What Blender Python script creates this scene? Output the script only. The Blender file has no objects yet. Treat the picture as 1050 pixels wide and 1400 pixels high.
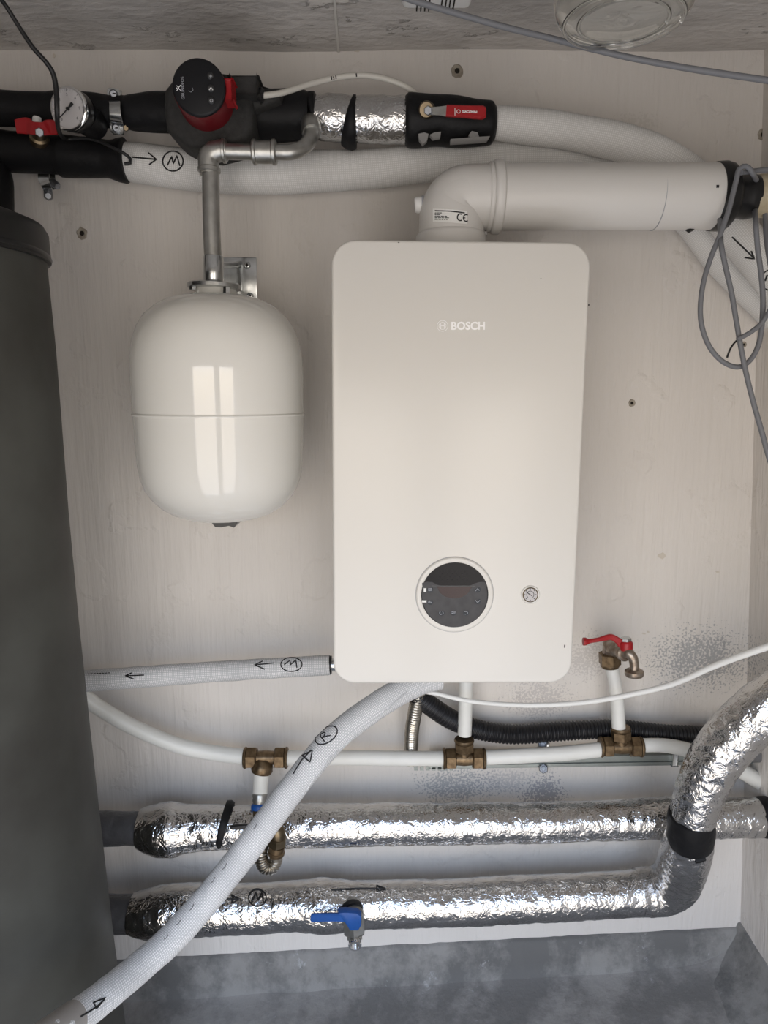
import bpy, bmesh, math, random
from math import sin, cos, pi, radians as R
from mathutils import Vector as V, Matrix, noise
from mathutils.bvhtree import BVHTree
random.seed(7)
SC = bpy.context.scene
C = SC.collection

# ------------------------------------------------------------------ camera
FOC, TH, CD, CH = 970.0, R(9.5), 1.40, 1.30        # focal (px of 1400), pitch down, distance to wall, eye height
cam = bpy.data.objects.new('camera', bpy.data.cameras.new('camera')); C.objects.link(cam)
cam.data.sensor_fit = 'VERTICAL'; cam.data.sensor_height = 36; cam.data.lens = FOC / 1400 * 36
cam.location = (0, -CD, CH); cam.rotation_euler = (pi / 2 - TH, 0, 0)
cam.data.clip_start = .02
SC.camera = cam

# ------------------------------------------------------------------ world (open sky over pale sunlit ground)
w = bpy.data.worlds.new('sky'); SC.world = w; w.use_nodes = True
nt = w.node_tree; nt.nodes.clear()
def wn(t): return nt.nodes.new(t)
tc = wn('ShaderNodeTexCoord'); sx = wn('ShaderNodeSeparateXYZ'); rp = wn('ShaderNodeValToRGB')
mr = wn('ShaderNodeMapRange'); bg = wn('ShaderNodeBackground'); wo = wn('ShaderNodeOutputWorld')
nt.links.new(tc.outputs['Generated'], sx.inputs[0]); nt.links.new(sx.outputs['Z'], mr.inputs[0])
mr.inputs[1].default_value = -.6; mr.inputs[2].default_value = .6
nt.links.new(mr.outputs[0], rp.inputs[0]); nt.links.new(rp.outputs[0], bg.inputs[0]); nt.links.new(bg.outputs[0], wo.inputs[0])
cr = rp.color_ramp
cr.elements[0].position = 0; cr.elements[0].color = (.60, .58, .58, 1)
cr.elements[1].position = 1; cr.elements[1].color = (.96, 1.32, 1.95, 1)
e = cr.elements.new(.45); e.color = (.84, .76, .67, 1)
e = cr.elements.new(.53); e.color = (1.32, 1.17, .97, 1)
e = cr.elements.new(.68); e.color = (1.06, 1.18, 1.36, 1)
bg.inputs[1].default_value = 4.0

# ------------------------------------------------------------------ unseen door openings behind the camera, post between them added to split the daylight
YR = -1.80
OPEN = [(-.84, -.06, -.75, 1.52), (.12, .72, -.75, 1.52)]
for (x0, x1, z0, z1) in OPEN:
    l = bpy.data.lights.new('door_daylight', 'AREA'); l.shape = 'RECTANGLE'
    l.size = x1 - x0; l.size_y = z1 - z0
    l.cycles.is_portal = True
    lo = bpy.data.objects.new('door_daylight', l); C.objects.link(lo)
    lo.location = ((x0 + x1) / 2, YR - .02, (z0 + z1) / 2); lo.rotation_euler = (pi / 2, 0, 0)

SC.view_settings.view_transform = 'Standard'; SC.view_settings.look = 'None'
SC.view_settings.exposure = 0.0; SC.view_settings.gamma = 1
SC.view_settings.use_curve_mapping = False

# ------------------------------------------------------------------ projection helpers: photo pixel + distance from the wall -> point
def W(px, py, d):
    u = (px - 525) / FOC; v = (py - 700) / FOC
    dy = cos(TH) - v * sin(TH); dz = -sin(TH) - v * cos(TH)
    t = (CD - d) / dy
    return V((u * t, -d, CH + dz * t))
def mpp(px, py, d):
    v = (py - 700) / FOC
    return (CD - d) / (cos(TH) - v * sin(TH)) / FOC
def ray(px, py):
    u = (px - 525) / FOC; v = (py - 700) / FOC
    return V((0, -CD, CH)), V((u, cos(TH) - v * sin(TH), -sin(TH) - v * cos(TH))).normalized()

# ------------------------------------------------------------------ materials
def M(name, col, rough=.5, metal=0., var=0., vscale=30., col2=None, bump=0., bscale=120., bdist=.001, spec=.5, bdetail=4.,
      coat=0., stretch=None, btype='NOISE', rvar=0., trans=0., ior=1.45, alpha=1.):
    m = bpy.data.materials.new(name); m.use_nodes = True
    n = m.node_tree.nodes; L = m.node_tree.links; b = n['Principled BSDF']
    b.inputs['Base Color'].default_value = (*col, 1); b.inputs['Roughness'].default_value = rough
    b.inputs['Metallic'].default_value = metal; b.inputs['Specular IOR Level'].default_value = spec
    b.inputs['Coat Weight'].default_value = coat; b.inputs['Transmission Weight'].default_value = trans
    b.inputs['IOR'].default_value = ior; b.inputs['Alpha'].default_value = alpha
    tc = n.new('ShaderNodeTexCoord'); src = tc.outputs['Object']
    if stretch:
        mp = n.new('ShaderNodeMapping'); mp.inputs['Scale'].default_value = stretch
        L.new(src, mp.inputs[0]); src = mp.outputs[0]
    if var or rvar:
        t = n.new('ShaderNodeTexNoise'); t.inputs['Scale'].default_value = vscale; t.inputs['Detail'].default_value = 6
        L.new(src, t.inputs['Vector'])
        if var:
            mx = n.new('ShaderNodeMix'); mx.data_type = 'RGBA'
            rr = n.new('ShaderNodeMapRange'); rr.inputs[1].default_value = .35; rr.inputs[2].default_value = .65
            rr.inputs[4].default_value = var
            L.new(t.outputs[0], rr.inputs[0]); L.new(rr.outputs[0], mx.inputs[0])
            mx.inputs[6].default_value = (*col, 1); mx.inputs[7].default_value = (*(col2 or tuple(c * .5 for c in col)), 1)
            L.new(mx.outputs[2], b.inputs['Base Color'])
        if rvar:
            r2 = n.new('ShaderNodeMapRange'); r2.inputs[3].default_value = rough - rvar; r2.inputs[4].default_value = rough + rvar
            L.new(t.outputs[0], r2.inputs[0]); L.new(r2.outputs[0], b.inputs['Roughness'])
    if bump:
        bp = n.new('ShaderNodeBump'); bp.inputs['Strength'].default_value = bump; bp.inputs['Distance'].default_value = bdist
        if btype == 'NOISE':
            t2 = n.new('ShaderNodeTexNoise'); t2.inputs['Scale'].default_value = bscale; t2.inputs['Detail'].default_value = bdetail
            L.new(src, t2.inputs['Vector']); L.new(t2.outputs[0], bp.inputs['Height'])
        else:
            t2 = n.new('ShaderNodeTexVoronoi'); t2.feature = 'DISTANCE_TO_EDGE'; t2.inputs['Scale'].default_value = bscale
            t3 = n.new('ShaderNodeTexNoise'); t3.inputs['Scale'].default_value = bscale * .6; t3.inputs['Detail'].default_value = 3
            ad = n.new('ShaderNodeMixRGB'); ad.blend_type = 'ADD'; ad.inputs[0].default_value = .03
            L.new(src, t3.inputs['Vector']); L.new(src, ad.inputs[1]); L.new(t3.outputs[1], ad.inputs[2]); L.new(ad.outputs[0], t2.inputs['Vector'])
            mi = n.new('ShaderNodeMath'); mi.operation = 'MINIMUM'; mi.inputs[1].default_value = .25
            L.new(t2.outputs[0], mi.inputs[0]); L.new(mi.outputs[0], bp.inputs['Height'])
        L.new(bp.outputs[0], b.inputs['Normal'])
    return m

def scrim(name, base, dark, pu=.0034, pv=.0034, fac=.55, stain=.25):
    """woven glass-mesh jacket: threads along and around the pipe from the tube's UV (metres)"""
    m = M(name, base, .8, spec=.25); n = m.node_tree.nodes; L = m.node_tree.links; b = n['Principled BSDF']
    uv = n.new('ShaderNodeUVMap'); s = n.new('ShaderNodeSeparateXYZ'); L.new(uv.outputs[0], s.inputs[0])
    def band(o, p):
        a = n.new('ShaderNodeMath'); a.operation = 'MULTIPLY'; a.inputs[1].default_value = 1 / p
        f = n.new('ShaderNodeMath'); f.operation = 'FRACT'
        g = n.new('ShaderNodeMath'); g.operation = 'LESS_THAN'; g.inputs[1].default_value = .38
        L.new(o, a.inputs[0]); L.new(a.outputs[0], f.inputs[0]); L.new(f.outputs[0], g.inputs[0]); return g
    g1 = band(s.outputs[0], pu); g2 = band(s.outputs[1], pv)
    mxm = n.new('ShaderNodeMath'); mxm.operation = 'MAXIMUM'; L.new(g1.outputs[0], mxm.inputs[0]); L.new(g2.outputs[0], mxm.inputs[1])
    t = n.new('ShaderNodeTexNoise'); t.inputs['Scale'].default_value = 14; t.inputs['Detail'].default_value = 7
    tco = n.new('ShaderNodeTexCoord'); L.new(tco.outputs['Object'], t.inputs['Vector'])
    ra = n.new('ShaderNodeMapRange'); ra.inputs[1].default_value = .42; ra.inputs[2].default_value = .72; ra.inputs[4].default_value = stain
    L.new(t.outputs[0], ra.inputs[0])
    mu = n.new('ShaderNodeMath'); mu.operation = 'MULTIPLY'; mu.inputs[1].default_value = fac; L.new(mxm.outputs[0], mu.inputs[0])
    c1 = n.new('ShaderNodeMix'); c1.data_type = 'RGBA'; c1.inputs[6].default_value = (*base, 1); c1.inputs[7].default_value = (*dark, 1)
    L.new(mu.outputs[0], c1.inputs[0])
    c2 = n.new('ShaderNodeMix'); c2.data_type = 'RGBA'; c2.inputs[7].default_value = (*[x * .9 for x in dark], 1)
    L.new(ra.outputs[0], c2.inputs[0]); L.new(c1.outputs[2], c2.inputs[6]); L.new(c2.outputs[2], b.inputs['Base Color'])
    bp = n.new('ShaderNodeBump'); bp.inputs['Strength'].default_value = .35; bp.inputs['Distance'].default_value = .0008
    L.new(mxm.outputs[0], bp.inputs['Height']); L.new(bp.outputs[0], b.inputs['Normal'])
    return m

foilm = M('foil', (.60, .595, .59), .18, 1., bump=.8, bscale=85, bdist=.0024, btype='VOR', rvar=.10, vscale=40)
foil2 = M('foil_smoother', (.58, .575, .575), .24, 1., bump=.8, bscale=80, bdist=.0024, btype='VOR', rvar=.10, vscale=40)
tape = M('black_rubber', (.009, .009, .010), .50, bump=.45, bscale=60, bdist=.003, spec=.22)
greytape = M('dark_grey_tape', (.085, .085, .09), .28, bump=.9, bscale=70, bdist=.003, spec=.6)
foam = M('dark_foam', (.030, .029, .028), .75, var=.7, vscale=120, col2=(.015, .015, .014), bump=.5, bscale=260, bdist=.001)
steel = M('galvanised_steel', (.47, .47, .45), .34, .9, var=.5, vscale=55, col2=(.27, .26, .24), bump=.25, bscale=150)
bright = M('bright_zinc', (.66, .68, .68), .22, 1., var=.35, vscale=60, col2=(.36, .37, .38), bump=.1, bscale=90)
chrome = M('chrome', (.78, .78, .78), .12, 1.)
brass = M('brass', (.22, .155, .09), .40, .8, var=.8, vscale=110, col2=(.09, .06, .035), bump=.2, bscale=120)
tapmetal = M('worn_tap_metal', (.38, .33, .28), .36, .85, var=.7, vscale=120, col2=(.20, .14, .10), bump=.2, bscale=120)
bronze = M('dark_bronze', (.20, .155, .10), .35, .9, var=.5, vscale=90, col2=(.10, .08, .05))
flexm = M('stainless_bellows', (.46, .43, .38), .30, 1., var=.3, vscale=80)
white = M('white_enamel', (.76, .75, .71), .07, var=.10, vscale=3, col2=(.70, .69, .65), spec=.85)
casing = M('white_casing', (.70, .68, .64), .26, var=.12, vscale=4, col2=(.665, .645, .615), spec=.5)
flue = M('white_flue_paint', (.66, .645, .62), .33, spec=.45)
plast = M('white_plastic', (.84, .84, .83), .4)
mlpipe = M('white_pipe_plastic', (.72, .72, .69), .38, var=.25, vscale=25, col2=(.60, .60, .55))
wcable = M('white_cable', (.78, .78, .76), .45)
ccable = M('cream_cable', (.55, .53, .48), .4)
gcable = M('grey_cable', (.17, .175, .19), .5)
bcable = M('black_cable', (.012, .012, .013), .45)
black = M('black_plastic', (.012, .012, .013), .3)
blackgloss = M('black_gloss', (.008, .008, .010), .22, spec=.22)
pumpface = M('satin_black', (.009, .009, .011), .45, spec=.3)
film = M('dusty_film', (.045, .045, .05), .45, var=.6, vscale=90, col2=(.02, .02, .024))
darkred = M('dark_red_window', (.022, .005, .007), .25)
redh = M('red_housing', (.13, .006, .010), .42)
red = M('red_paint', (.36, .010, .014), .38, var=.35, vscale=150, col2=(.20, .01, .012))
redp = M('red_plastic', (.33, .011, .015), .4)
blue = M('blue_plastic', (.010, .075, .30), .4, var=.3, vscale=80, col2=(.01, .05, .18))
ink = M('black_ink', (.010, .010, .011), .6)
greyink = M('grey_ink', (.16, .16, .16), .6)
whiteink = M('white_print', (.98, .98, .98), .35)
greyprint = M('grey_print', (.36, .37, .40), .35)
paper = M('paper_label', (.82, .82, .80), .5)
dial = M('dial_white', (.52, .50, .50), .5)
tankm = M('grey_jacket', (.066, .067, .060), .55, var=.75, vscale=7, col2=(.034, .032, .028), bump=.15, bscale=70, spec=.35)
lidm = M('black_lid', (.013, .013, .013), .45)
whitesc = scrim('woven_white_jacket', (.78, .78, .78), (.36, .37, .39), fac=.7, stain=.3)
whitesc_top = scrim('woven_white_jacket_upper', (.77, .765, .75), (.47, .46, .44), fac=.45)
cloth = M('white_wrap_cloth', (.74, .74, .75), .8, bump=.4, bscale=60, bdist=.002, spec=.2)
foampipe = M('yellowed_foam', (.55, .50, .38), .8, var=.8, vscale=30, col2=(.35, .28, .17), bump=.6, bscale=80, bdist=.003)
glass = M('clear_glass', (.95, .96, .95), .03, trans=1., ior=1.45)
plaster_hole = M('crumbled_plaster', (.40, .36, .30), .9, bump=.8, bscale=200, bdist=.002, var=.6, vscale=120, col2=(.2, .17, .13))
dark = M('dark_hole', (.02, .016, .012), .9)
boltm = M('dull_bolt', (.30, .31, .33), .45, .8, var=.5, vscale=200, col2=(.15, .16, .18))
railm = M('dull_zinc_rail', (.30, .33, .32), .42, .8, var=.4, vscale=30, col2=(.2, .21, .2))
rubber = M('black_bellows_rubber', (.013, .013, .014), .35, spec=.4)
corr = M('black_conduit', (.010, .010, .012), .35, spec=.5)
flake = M('paint_flake_beige', (.58, .53, .46), .7)
chip = M('torn_foil_patch', (.27, .265, .26), .7, bump=.6, bscale=200)

# ------------------------------------------------------------------ object helpers
ORG = {}
BV = {}
def thing(name, loc, label, cat, group=None):
    o = bpy.data.objects.new(name, None); C.objects.link(o); o.empty_display_size = .02
    o.location = loc; o['label'] = label; o['category'] = cat
    if group: o['group'] = group
    ORG[o.name] = V(loc); return o
def tag(o, label, cat, group=None):
    o['label'] = label; o['category'] = cat
    if group: o['group'] = group
    return o
def mk(name, verts, faces, mat, parent=None, uvs=None, smooth=True, label=None, bvh=False, org=None):
    verts = [V(v) for v in verts]
    if parent is not None: o0 = ORG[parent.name]
    elif org is not None: o0 = V(org)
    else: o0 = V([sum(v[i] for v in verts) / len(verts) for i in range(3)])
    me = bpy.data.meshes.new(name); me.from_pydata([v - o0 for v in verts], [], faces)
    if uvs:
        ul = me.uv_layers.new(name='UVMap')
        for li, l in enumerate(me.loops): ul.data[li].uv = uvs[li]
    bm = bmesh.new(); bm.from_mesh(me); bmesh.ops.recalc_face_normals(bm, faces=bm.faces); bm.to_mesh(me); bm.free()
    me.materials.append(mat)
    for p in me.polygons: p.use_smooth = smooth
    if smooth:
        try: me.set_sharp_from_angle(angle=R(42))
        except Exception: pass
    o = bpy.data.objects.new(name, me); C.objects.link(o)
    if parent is not None: o.parent = parent
    else: o.location = o0
    ORG[o.name] = o0
    if label: o['label'] = label
    if bvh: BV[o.name] = BVHTree.FromPolygons([tuple(v) for v in verts], faces)
    return o
def cr4(p0, p1, p2, p3, t):
    return tuple(.5 * ((2 * b) + (-a + c) * t + (2 * a - 5 * b + 4 * c - d) * t * t + (-a + 3 * b - 3 * c + d) * t ** 3)
                 for a, b, c, d in zip(p0, p1, p2, p3))
def path(pts, step=.006):
    """pts = world (x,y,z,r); returns smooth resampled list"""
    out = []
    P = [pts[0]] + list(pts) + [pts[-1]]
    for i in range(1, len(P) - 2):
        L = (V(P[i][:3]) - V(P[i + 1][:3])).length
        n = max(1, int(L / step))
        for k in range(n): out.append(cr4(P[i - 1], P[i], P[i + 1], P[i + 2], k / n))
    out.append(tuple(pts[-1])); return out
def wp(pts):
    """pixel path (px,py,d,width_px) -> world (x,y,z,r)"""
    return [(*W(a, b, d), w * .5 * mpp(a, b, d)) for (a, b, d, w) in pts]
def tube(name, pts, mat, parent=None, seg=20, step=.006, disp=None, world=False, smoothpath=True, **kw):
    q = pts if world else wp(pts)
    p = path(q, step) if smoothpath else q
    n = len(p); cen = [V(a[:3]) for a in p]
    tan = []
    for i in range(n):
        t = cen[min(i + 1, n - 1)] - cen[max(i - 1, 0)]
        tan.append(t.normalized() if t.length > 1e-9 else (tan[-1] if tan else V((1, 0, 0))))
    up = V((0, -1, 0)) if abs(tan[0].y) < .8 else V((0, 0, 1))
    nrm = (up - tan[0] * up.dot(tan[0])).normalized()
    verts = []; s = 0; S = []
    for i in range(n):
        if i:
            s += (cen[i] - cen[i - 1]).length
            nrm = (nrm - tan[i] * nrm.dot(tan[i])).normalized()
        bi = tan[i].cross(nrm); S.append(s)
        for k in range(seg):
            a = 2 * pi * k / seg; dv = nrm * cos(a) + bi * sin(a); r = p[i][3]
            if disp: r += disp(s, a, cen[i] + dv * r)
            verts.append(cen[i] + dv * r)
    faces = []; uvs = []
    for i in range(n - 1):
        rr = max(p[i][3], .004) 
        for k in range(seg):
            k2 = (k + 1) % seg
            faces.append((i * seg + k, i * seg + k2, (i + 1) * seg + k2, (i + 1) * seg + k))
            v0 = k / seg * 2 * pi * rr; v1 = (k + 1) / seg * 2 * pi * rr
            uvs += [(S[i], v0), (S[i], v1), (S[i + 1], v1), (S[i + 1], v0)]
    faces.append(tuple(range(seg))); uvs += [(0, 0)] * seg
    faces.append(tuple((n - 1) * seg + k for k in range(seg))); uvs += [(0, 0)] * seg
    # keep winding consistent for uvs: normals are checked on a copy below
    return mkuv(name, verts, faces, mat, parent, uvs, **kw)
def mkuv(name, verts, faces, mat, parent, uvs, smooth=True, label=None, bvh=False):
    o0 = ORG[parent.name] if parent is not None else V([sum(v[i] for v in verts) / len(verts) for i in range(3)])
    me = bpy.data.meshes.new(name); me.from_pydata([v - o0 for v in verts], [], faces)
    ul = me.uv_layers.new(name='UVMap'); ul.data.foreach_set('uv', [c for u in uvs for c in u])
    me.materials.append(mat)
    me.polygons.foreach_set('use_smooth', [smooth] * len(me.polygons))
    bm = bmesh.new(); bm.from_mesh(me); bmesh.ops.recalc_face_normals(bm, faces=bm.faces); bm.to_mesh(me); bm.free()
    if smooth:
        try: me.set_sharp_from_angle(angle=R(50))
        except Exception: pass
    o = bpy.data.objects.new(name, me); C.objects.link(o)
    if parent is not None: o.parent = parent
    else: o.location = o0
    ORG[o.name] = o0
    if label: o['label'] = label
    if bvh: BV[o.name] = BVHTree.FromPolygons([tuple(v) for v in verts], faces)
    return o
def latw(name, A, B, prof, mat, parent=None, seg=28, rot=0., **kw):
    """lathe around world axis A->B; prof = [(t, r_metres)]"""
    A = V(A); B = V(B); ax = (B - A); L = ax.length; ax.normalize()
    up = V((0, 0, 1)) if abs(ax.z) < .9 else V((0, -1, 0))
    n1 = (up - ax * up.dot(ax)).normalized(); n2 = ax.cross(n1)
    verts = []; faces = []
    for (t, r) in prof:
        c = A + ax * (t * L)
        for k in range(seg):
            a = 2 * pi * k / seg + rot; verts.append(c + (n1 * cos(a) + n2 * sin(a)) * max(r, 1e-5))
    m = len(prof)
    for i in range(m - 1):
        for k in range(seg):
            k2 = (k + 1) % seg; faces.append((i * seg + k, i * seg + k2, (i + 1) * seg + k2, (i + 1) * seg + k))
    faces.append(tuple(range(seg))); faces.append(tuple((m - 1) * seg + k for k in range(seg)))
    return mk(name, verts, faces, mat, parent, **kw)
def lat(name, A, B, prof, mat, parent=None, seg=28, **kw):
    """same with A,B = (px,py,d) and radii in photo pixels"""
    s = (mpp(*A) + mpp(*B)) / 2
    return latw(name, W(*A), W(*B), [(t, r * s) for t, r in prof], mat, parent, seg, **kw)
def nut(name, A, B, rpx, mat, parent=None, **kw):
    return lat(name, A, B, [(0, rpx * .84), (.10, rpx), (.90, rpx), (1, rpx * .84)], mat, parent, seg=6, smooth=False, **kw)
def ring(name, A, B, rpx, mat, parent=None, seg=28, **kw):
    return lat(name, A, B, [(0, rpx * .93), (.15, rpx), (.85, rpx), (1, rpx * .93)], mat, parent, seg, **kw)
def bar(name, pts, mat, parent=None, side=None, step=.004, smoothpath=True, chamfer=.25, **kw):
    """rectangular section swept along world pts (x,y,z,halfwidth,halfthick)"""
    p = []
    if smoothpath:
        P = [pts[0]] + list(pts) + [pts[-1]]
        for i in range(1, len(P) - 2):
            n = max(1, int((V(P[i][:3]) - V(P[i + 1][:3])).length / step))
            for k in range(n): p.append(cr4(P[i - 1], P[i], P[i + 1], P[i + 2], k / n))
        p.append(pts[-1])
    else: p = list(pts)
    n = len(p); cen = [V(a[:3]) for a in p]; verts = []; faces = []
    for i in range(n):
        t = (cen[min(i + 1, n - 1)] - cen[max(i - 1, 0)]).normalized()
        sd = V(side) if side is not None else V((1, 0, 0))
        sd = (sd - t * sd.dot(t)).normalized(); th = t.cross(sd)
        hw, ht = p[i][3], p[i][4]; c = min(hw, ht) * chamfer
        for (a, b) in ((hw, ht - c), (hw - c, ht), (-hw + c, ht), (-hw, ht - c), (-hw, -ht + c), (-hw + c, -ht), (hw - c, -ht), (hw, -ht + c)):
            verts.append(cen[i] + sd * a + th * b)
    for i in range(n - 1):
        for k in range(8):
            k2 = (k + 1) % 8; faces.append((i * 8 + k, i * 8 + k2, (i + 1) * 8 + k2, (i + 1) * 8 + k))
    faces.append(tuple(range(8))); faces.append(tuple((n - 1) * 8 + k for k in range(8)))
    return mk(name, verts, faces, mat, parent, **kw)
def barp(name, pts, mat, parent=None, thick=.0015, **kw):
    return bar(name, [(*W(a, b, d), w * .5 * mpp(a, b, d), thick) for a, b, d, w in pts], mat, parent, **kw)
def box(name, lo, hi, mat, parent=None, bev=0., seg=2, smooth=False, mat4=None, **kw):
    bm = bmesh.new(); bmesh.ops.create_cube(bm, size=1)
    lo = V(lo); hi = V(hi)
    for v in bm.verts: v.co = V([lo[i] + (v.co[i] + .5) * (hi[i] - lo[i]) for i in range(3)])
    if bev: bmesh.ops.bevel(bm, geom=list(bm.edges), offset=bev, segments=seg, affect='EDGES', profile=.5)
    if mat4: bmesh.ops.transform(bm, matrix=mat4, verts=bm.verts)
    vs = [v.co.copy() for v in bm.verts]; bm.verts.index_update()
    fs = [tuple(v.index for v in f.verts) for f in bm.faces]; bm.free()
    return mk(name, vs, fs, mat, parent, smooth=smooth or bool(bev), **kw)
def slab(name, outline, depth_vec, mat, parent=None, bev=0., seg=3, **kw):
    """world outline (list of V) extruded by depth_vec; rim bevelled"""
    bm = bmesh.new(); vs = [bm.verts.new(p) for p in outline]; f = bm.faces.new(vs)
    r = bmesh.ops.extrude_face_region(bm, geom=[f])
    nv = [g for g in r['geom'] if isinstance(g, bmesh.types.BMVert)]
    for v in nv: v.co += V(depth_vec)
    bmesh.ops.recalc_face_normals(bm, faces=bm.faces)
    if bev:
        ed = [e_ for e_ in bm.edges if len(e_.link_faces) == 2 and any(len(f_.verts) == len(outline) and len(outline) != 4 for f_ in e_.link_faces)] if len(outline) != 4 else list(bm.edges)
        bmesh.ops.bevel(bm, geom=ed, offset=bev, segments=seg, affect='EDGES', profile=.5)
    bm.verts.index_update()
    vv = [v.co.copy() for v in bm.verts]; ff = [tuple(v.index for v in f_.verts) for f_ in bm.faces]; bm.free()
    return mk(name, vv, ff, mat, parent, **kw)
def inkline(host, pts, wpx, mat=ink, name='ink_mark', closed=False, parent=None, lift=.0002, flat=.35):
    """a pen stroke: pixel polyline dropped onto the host's own surface, then built as a thin raised line on it"""
    bv = BV[host.name]; P = []
    pp = list(pts) + ([pts[0]] if closed else [])
    dense = []
    for (a, b) in zip(pp[:-1], pp[1:]):
        L = math.hypot(a[0] - b[0], a[1] - b[1]); n = max(1, int(L / 2.5))
        for k in range(n): dense.append((a[0] + (b[0] - a[0]) * k / n, a[1] + (b[1] - a[1]) * k / n))
    dense.append(pp[-1])
    for (x, y) in dense:
        o_, d_ = ray(x, y); hit, nn, _, dist = bv.ray_cast(o_, d_)
        if hit is None: continue
        if nn.dot(d_) > 0: nn = -nn
        P.append((*(hit + nn * lift), wpx * .5 * dist / FOC))
    if len(P) < 2: return None
    return tube(name, P, mat, parent or host, seg=6, world=True, smoothpath=False)
def circ(cx, cy, rx, ry=None, n=22, rot=0, a0=0, a1=2 * pi):
    ry = ry or rx; c, s = cos(rot), sin(rot)
    return [(cx + rx * cos(a) * c - ry * sin(a) * s, cy + rx * cos(a) * s + ry * sin(a) * c)
            for a in (a0 + (a1 - a0) * k / n for k in range(n + (0 if abs(a1 - a0) > 6.2 else 1)))]
def text(name, body, size, mat, parent, origin, xdir, updir, depth=.0003, align='CENTER', bold=0.):
    cu = bpy.data.curves.new(name, 'FONT'); cu.body = body; cu.size = size; cu.extrude = depth; cu.align_x = align; cu.align_y = 'CENTER'
    cu.offset = bold; cu.resolution_u = 3
    to = bpy.data.objects.new(name, cu); C.objects.link(to)
    me = bpy.data.meshes.new_from_object(to.evaluated_get(bpy.context.evaluated_depsgraph_get()))
    bpy.data.objects.remove(to)
    x = V(xdir).normalized(); u = V(updir); u = (u - x * u.dot(x)).normalized(); z = x.cross(u)
    vs = [V(origin) + x * v.co.x + u * v.co.y + z * v.co.z for v in me.vertices]
    fs = [tuple(p.vertices) for p in me.polygons]
    return mk(name, vs, fs, mat, parent, smooth=False)
def struct(o): o['kind'] = 'structure'; return o

# ------------------------------------------------------------------ wall paint with mould, concrete, plaster
def nmat(name):
    m = bpy.data.materials.new(name); m.use_nodes = True
    return m, m.node_tree.nodes, m.node_tree.links, m.node_tree.nodes['Principled BSDF']
def Noise(n, L, src, scale, detail=5, stretch=None, rough=.5):
    t = n.new('ShaderNodeTexNoise'); t.inputs['Scale'].default_value = scale; t.inputs['Detail'].default_value = detail
    t.inputs['Roughness'].default_value = rough
    if stretch:
        mp = n.new('ShaderNodeMapping'); mp.inputs['Scale'].default_value = stretch; L.new(src, mp.inputs[0]); src = mp.outputs[0]
    L.new(src, t.inputs['Vector']); return t.outputs[0]
def Map(n, L, o, a, b, c=0., d=1.):
    r = n.new('ShaderNodeMapRange'); L.new(o, r.inputs[0])
    for i, x in enumerate((a, b, c, d)): r.inputs[i + 1].default_value = x
    return r.outputs[0]
def Math(n, L, op, a, b=None):
    r = n.new('ShaderNodeMath'); r.operation = op
    for i, x in enumerate((a, b)):
        if x is None: continue
        if isinstance(x, (int, float)): r.inputs[i].default_value = x
        else: L.new(x, r.inputs[i])
    return r.outputs[0]
def Mix(n, L, f, a, b):
    r = n.new('ShaderNodeMix'); r.data_type = 'RGBA'
    if isinstance(f, float): r.inputs[0].default_value = f
    else: L.new(f, r.inputs[0])
    for i, x in ((6, a), (7, b)):
        if isinstance(x, tuple): r.inputs[i].default_value = (*x, 1)
        else: L.new(x, r.inputs[i])
    return r.outputs[2]

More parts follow.
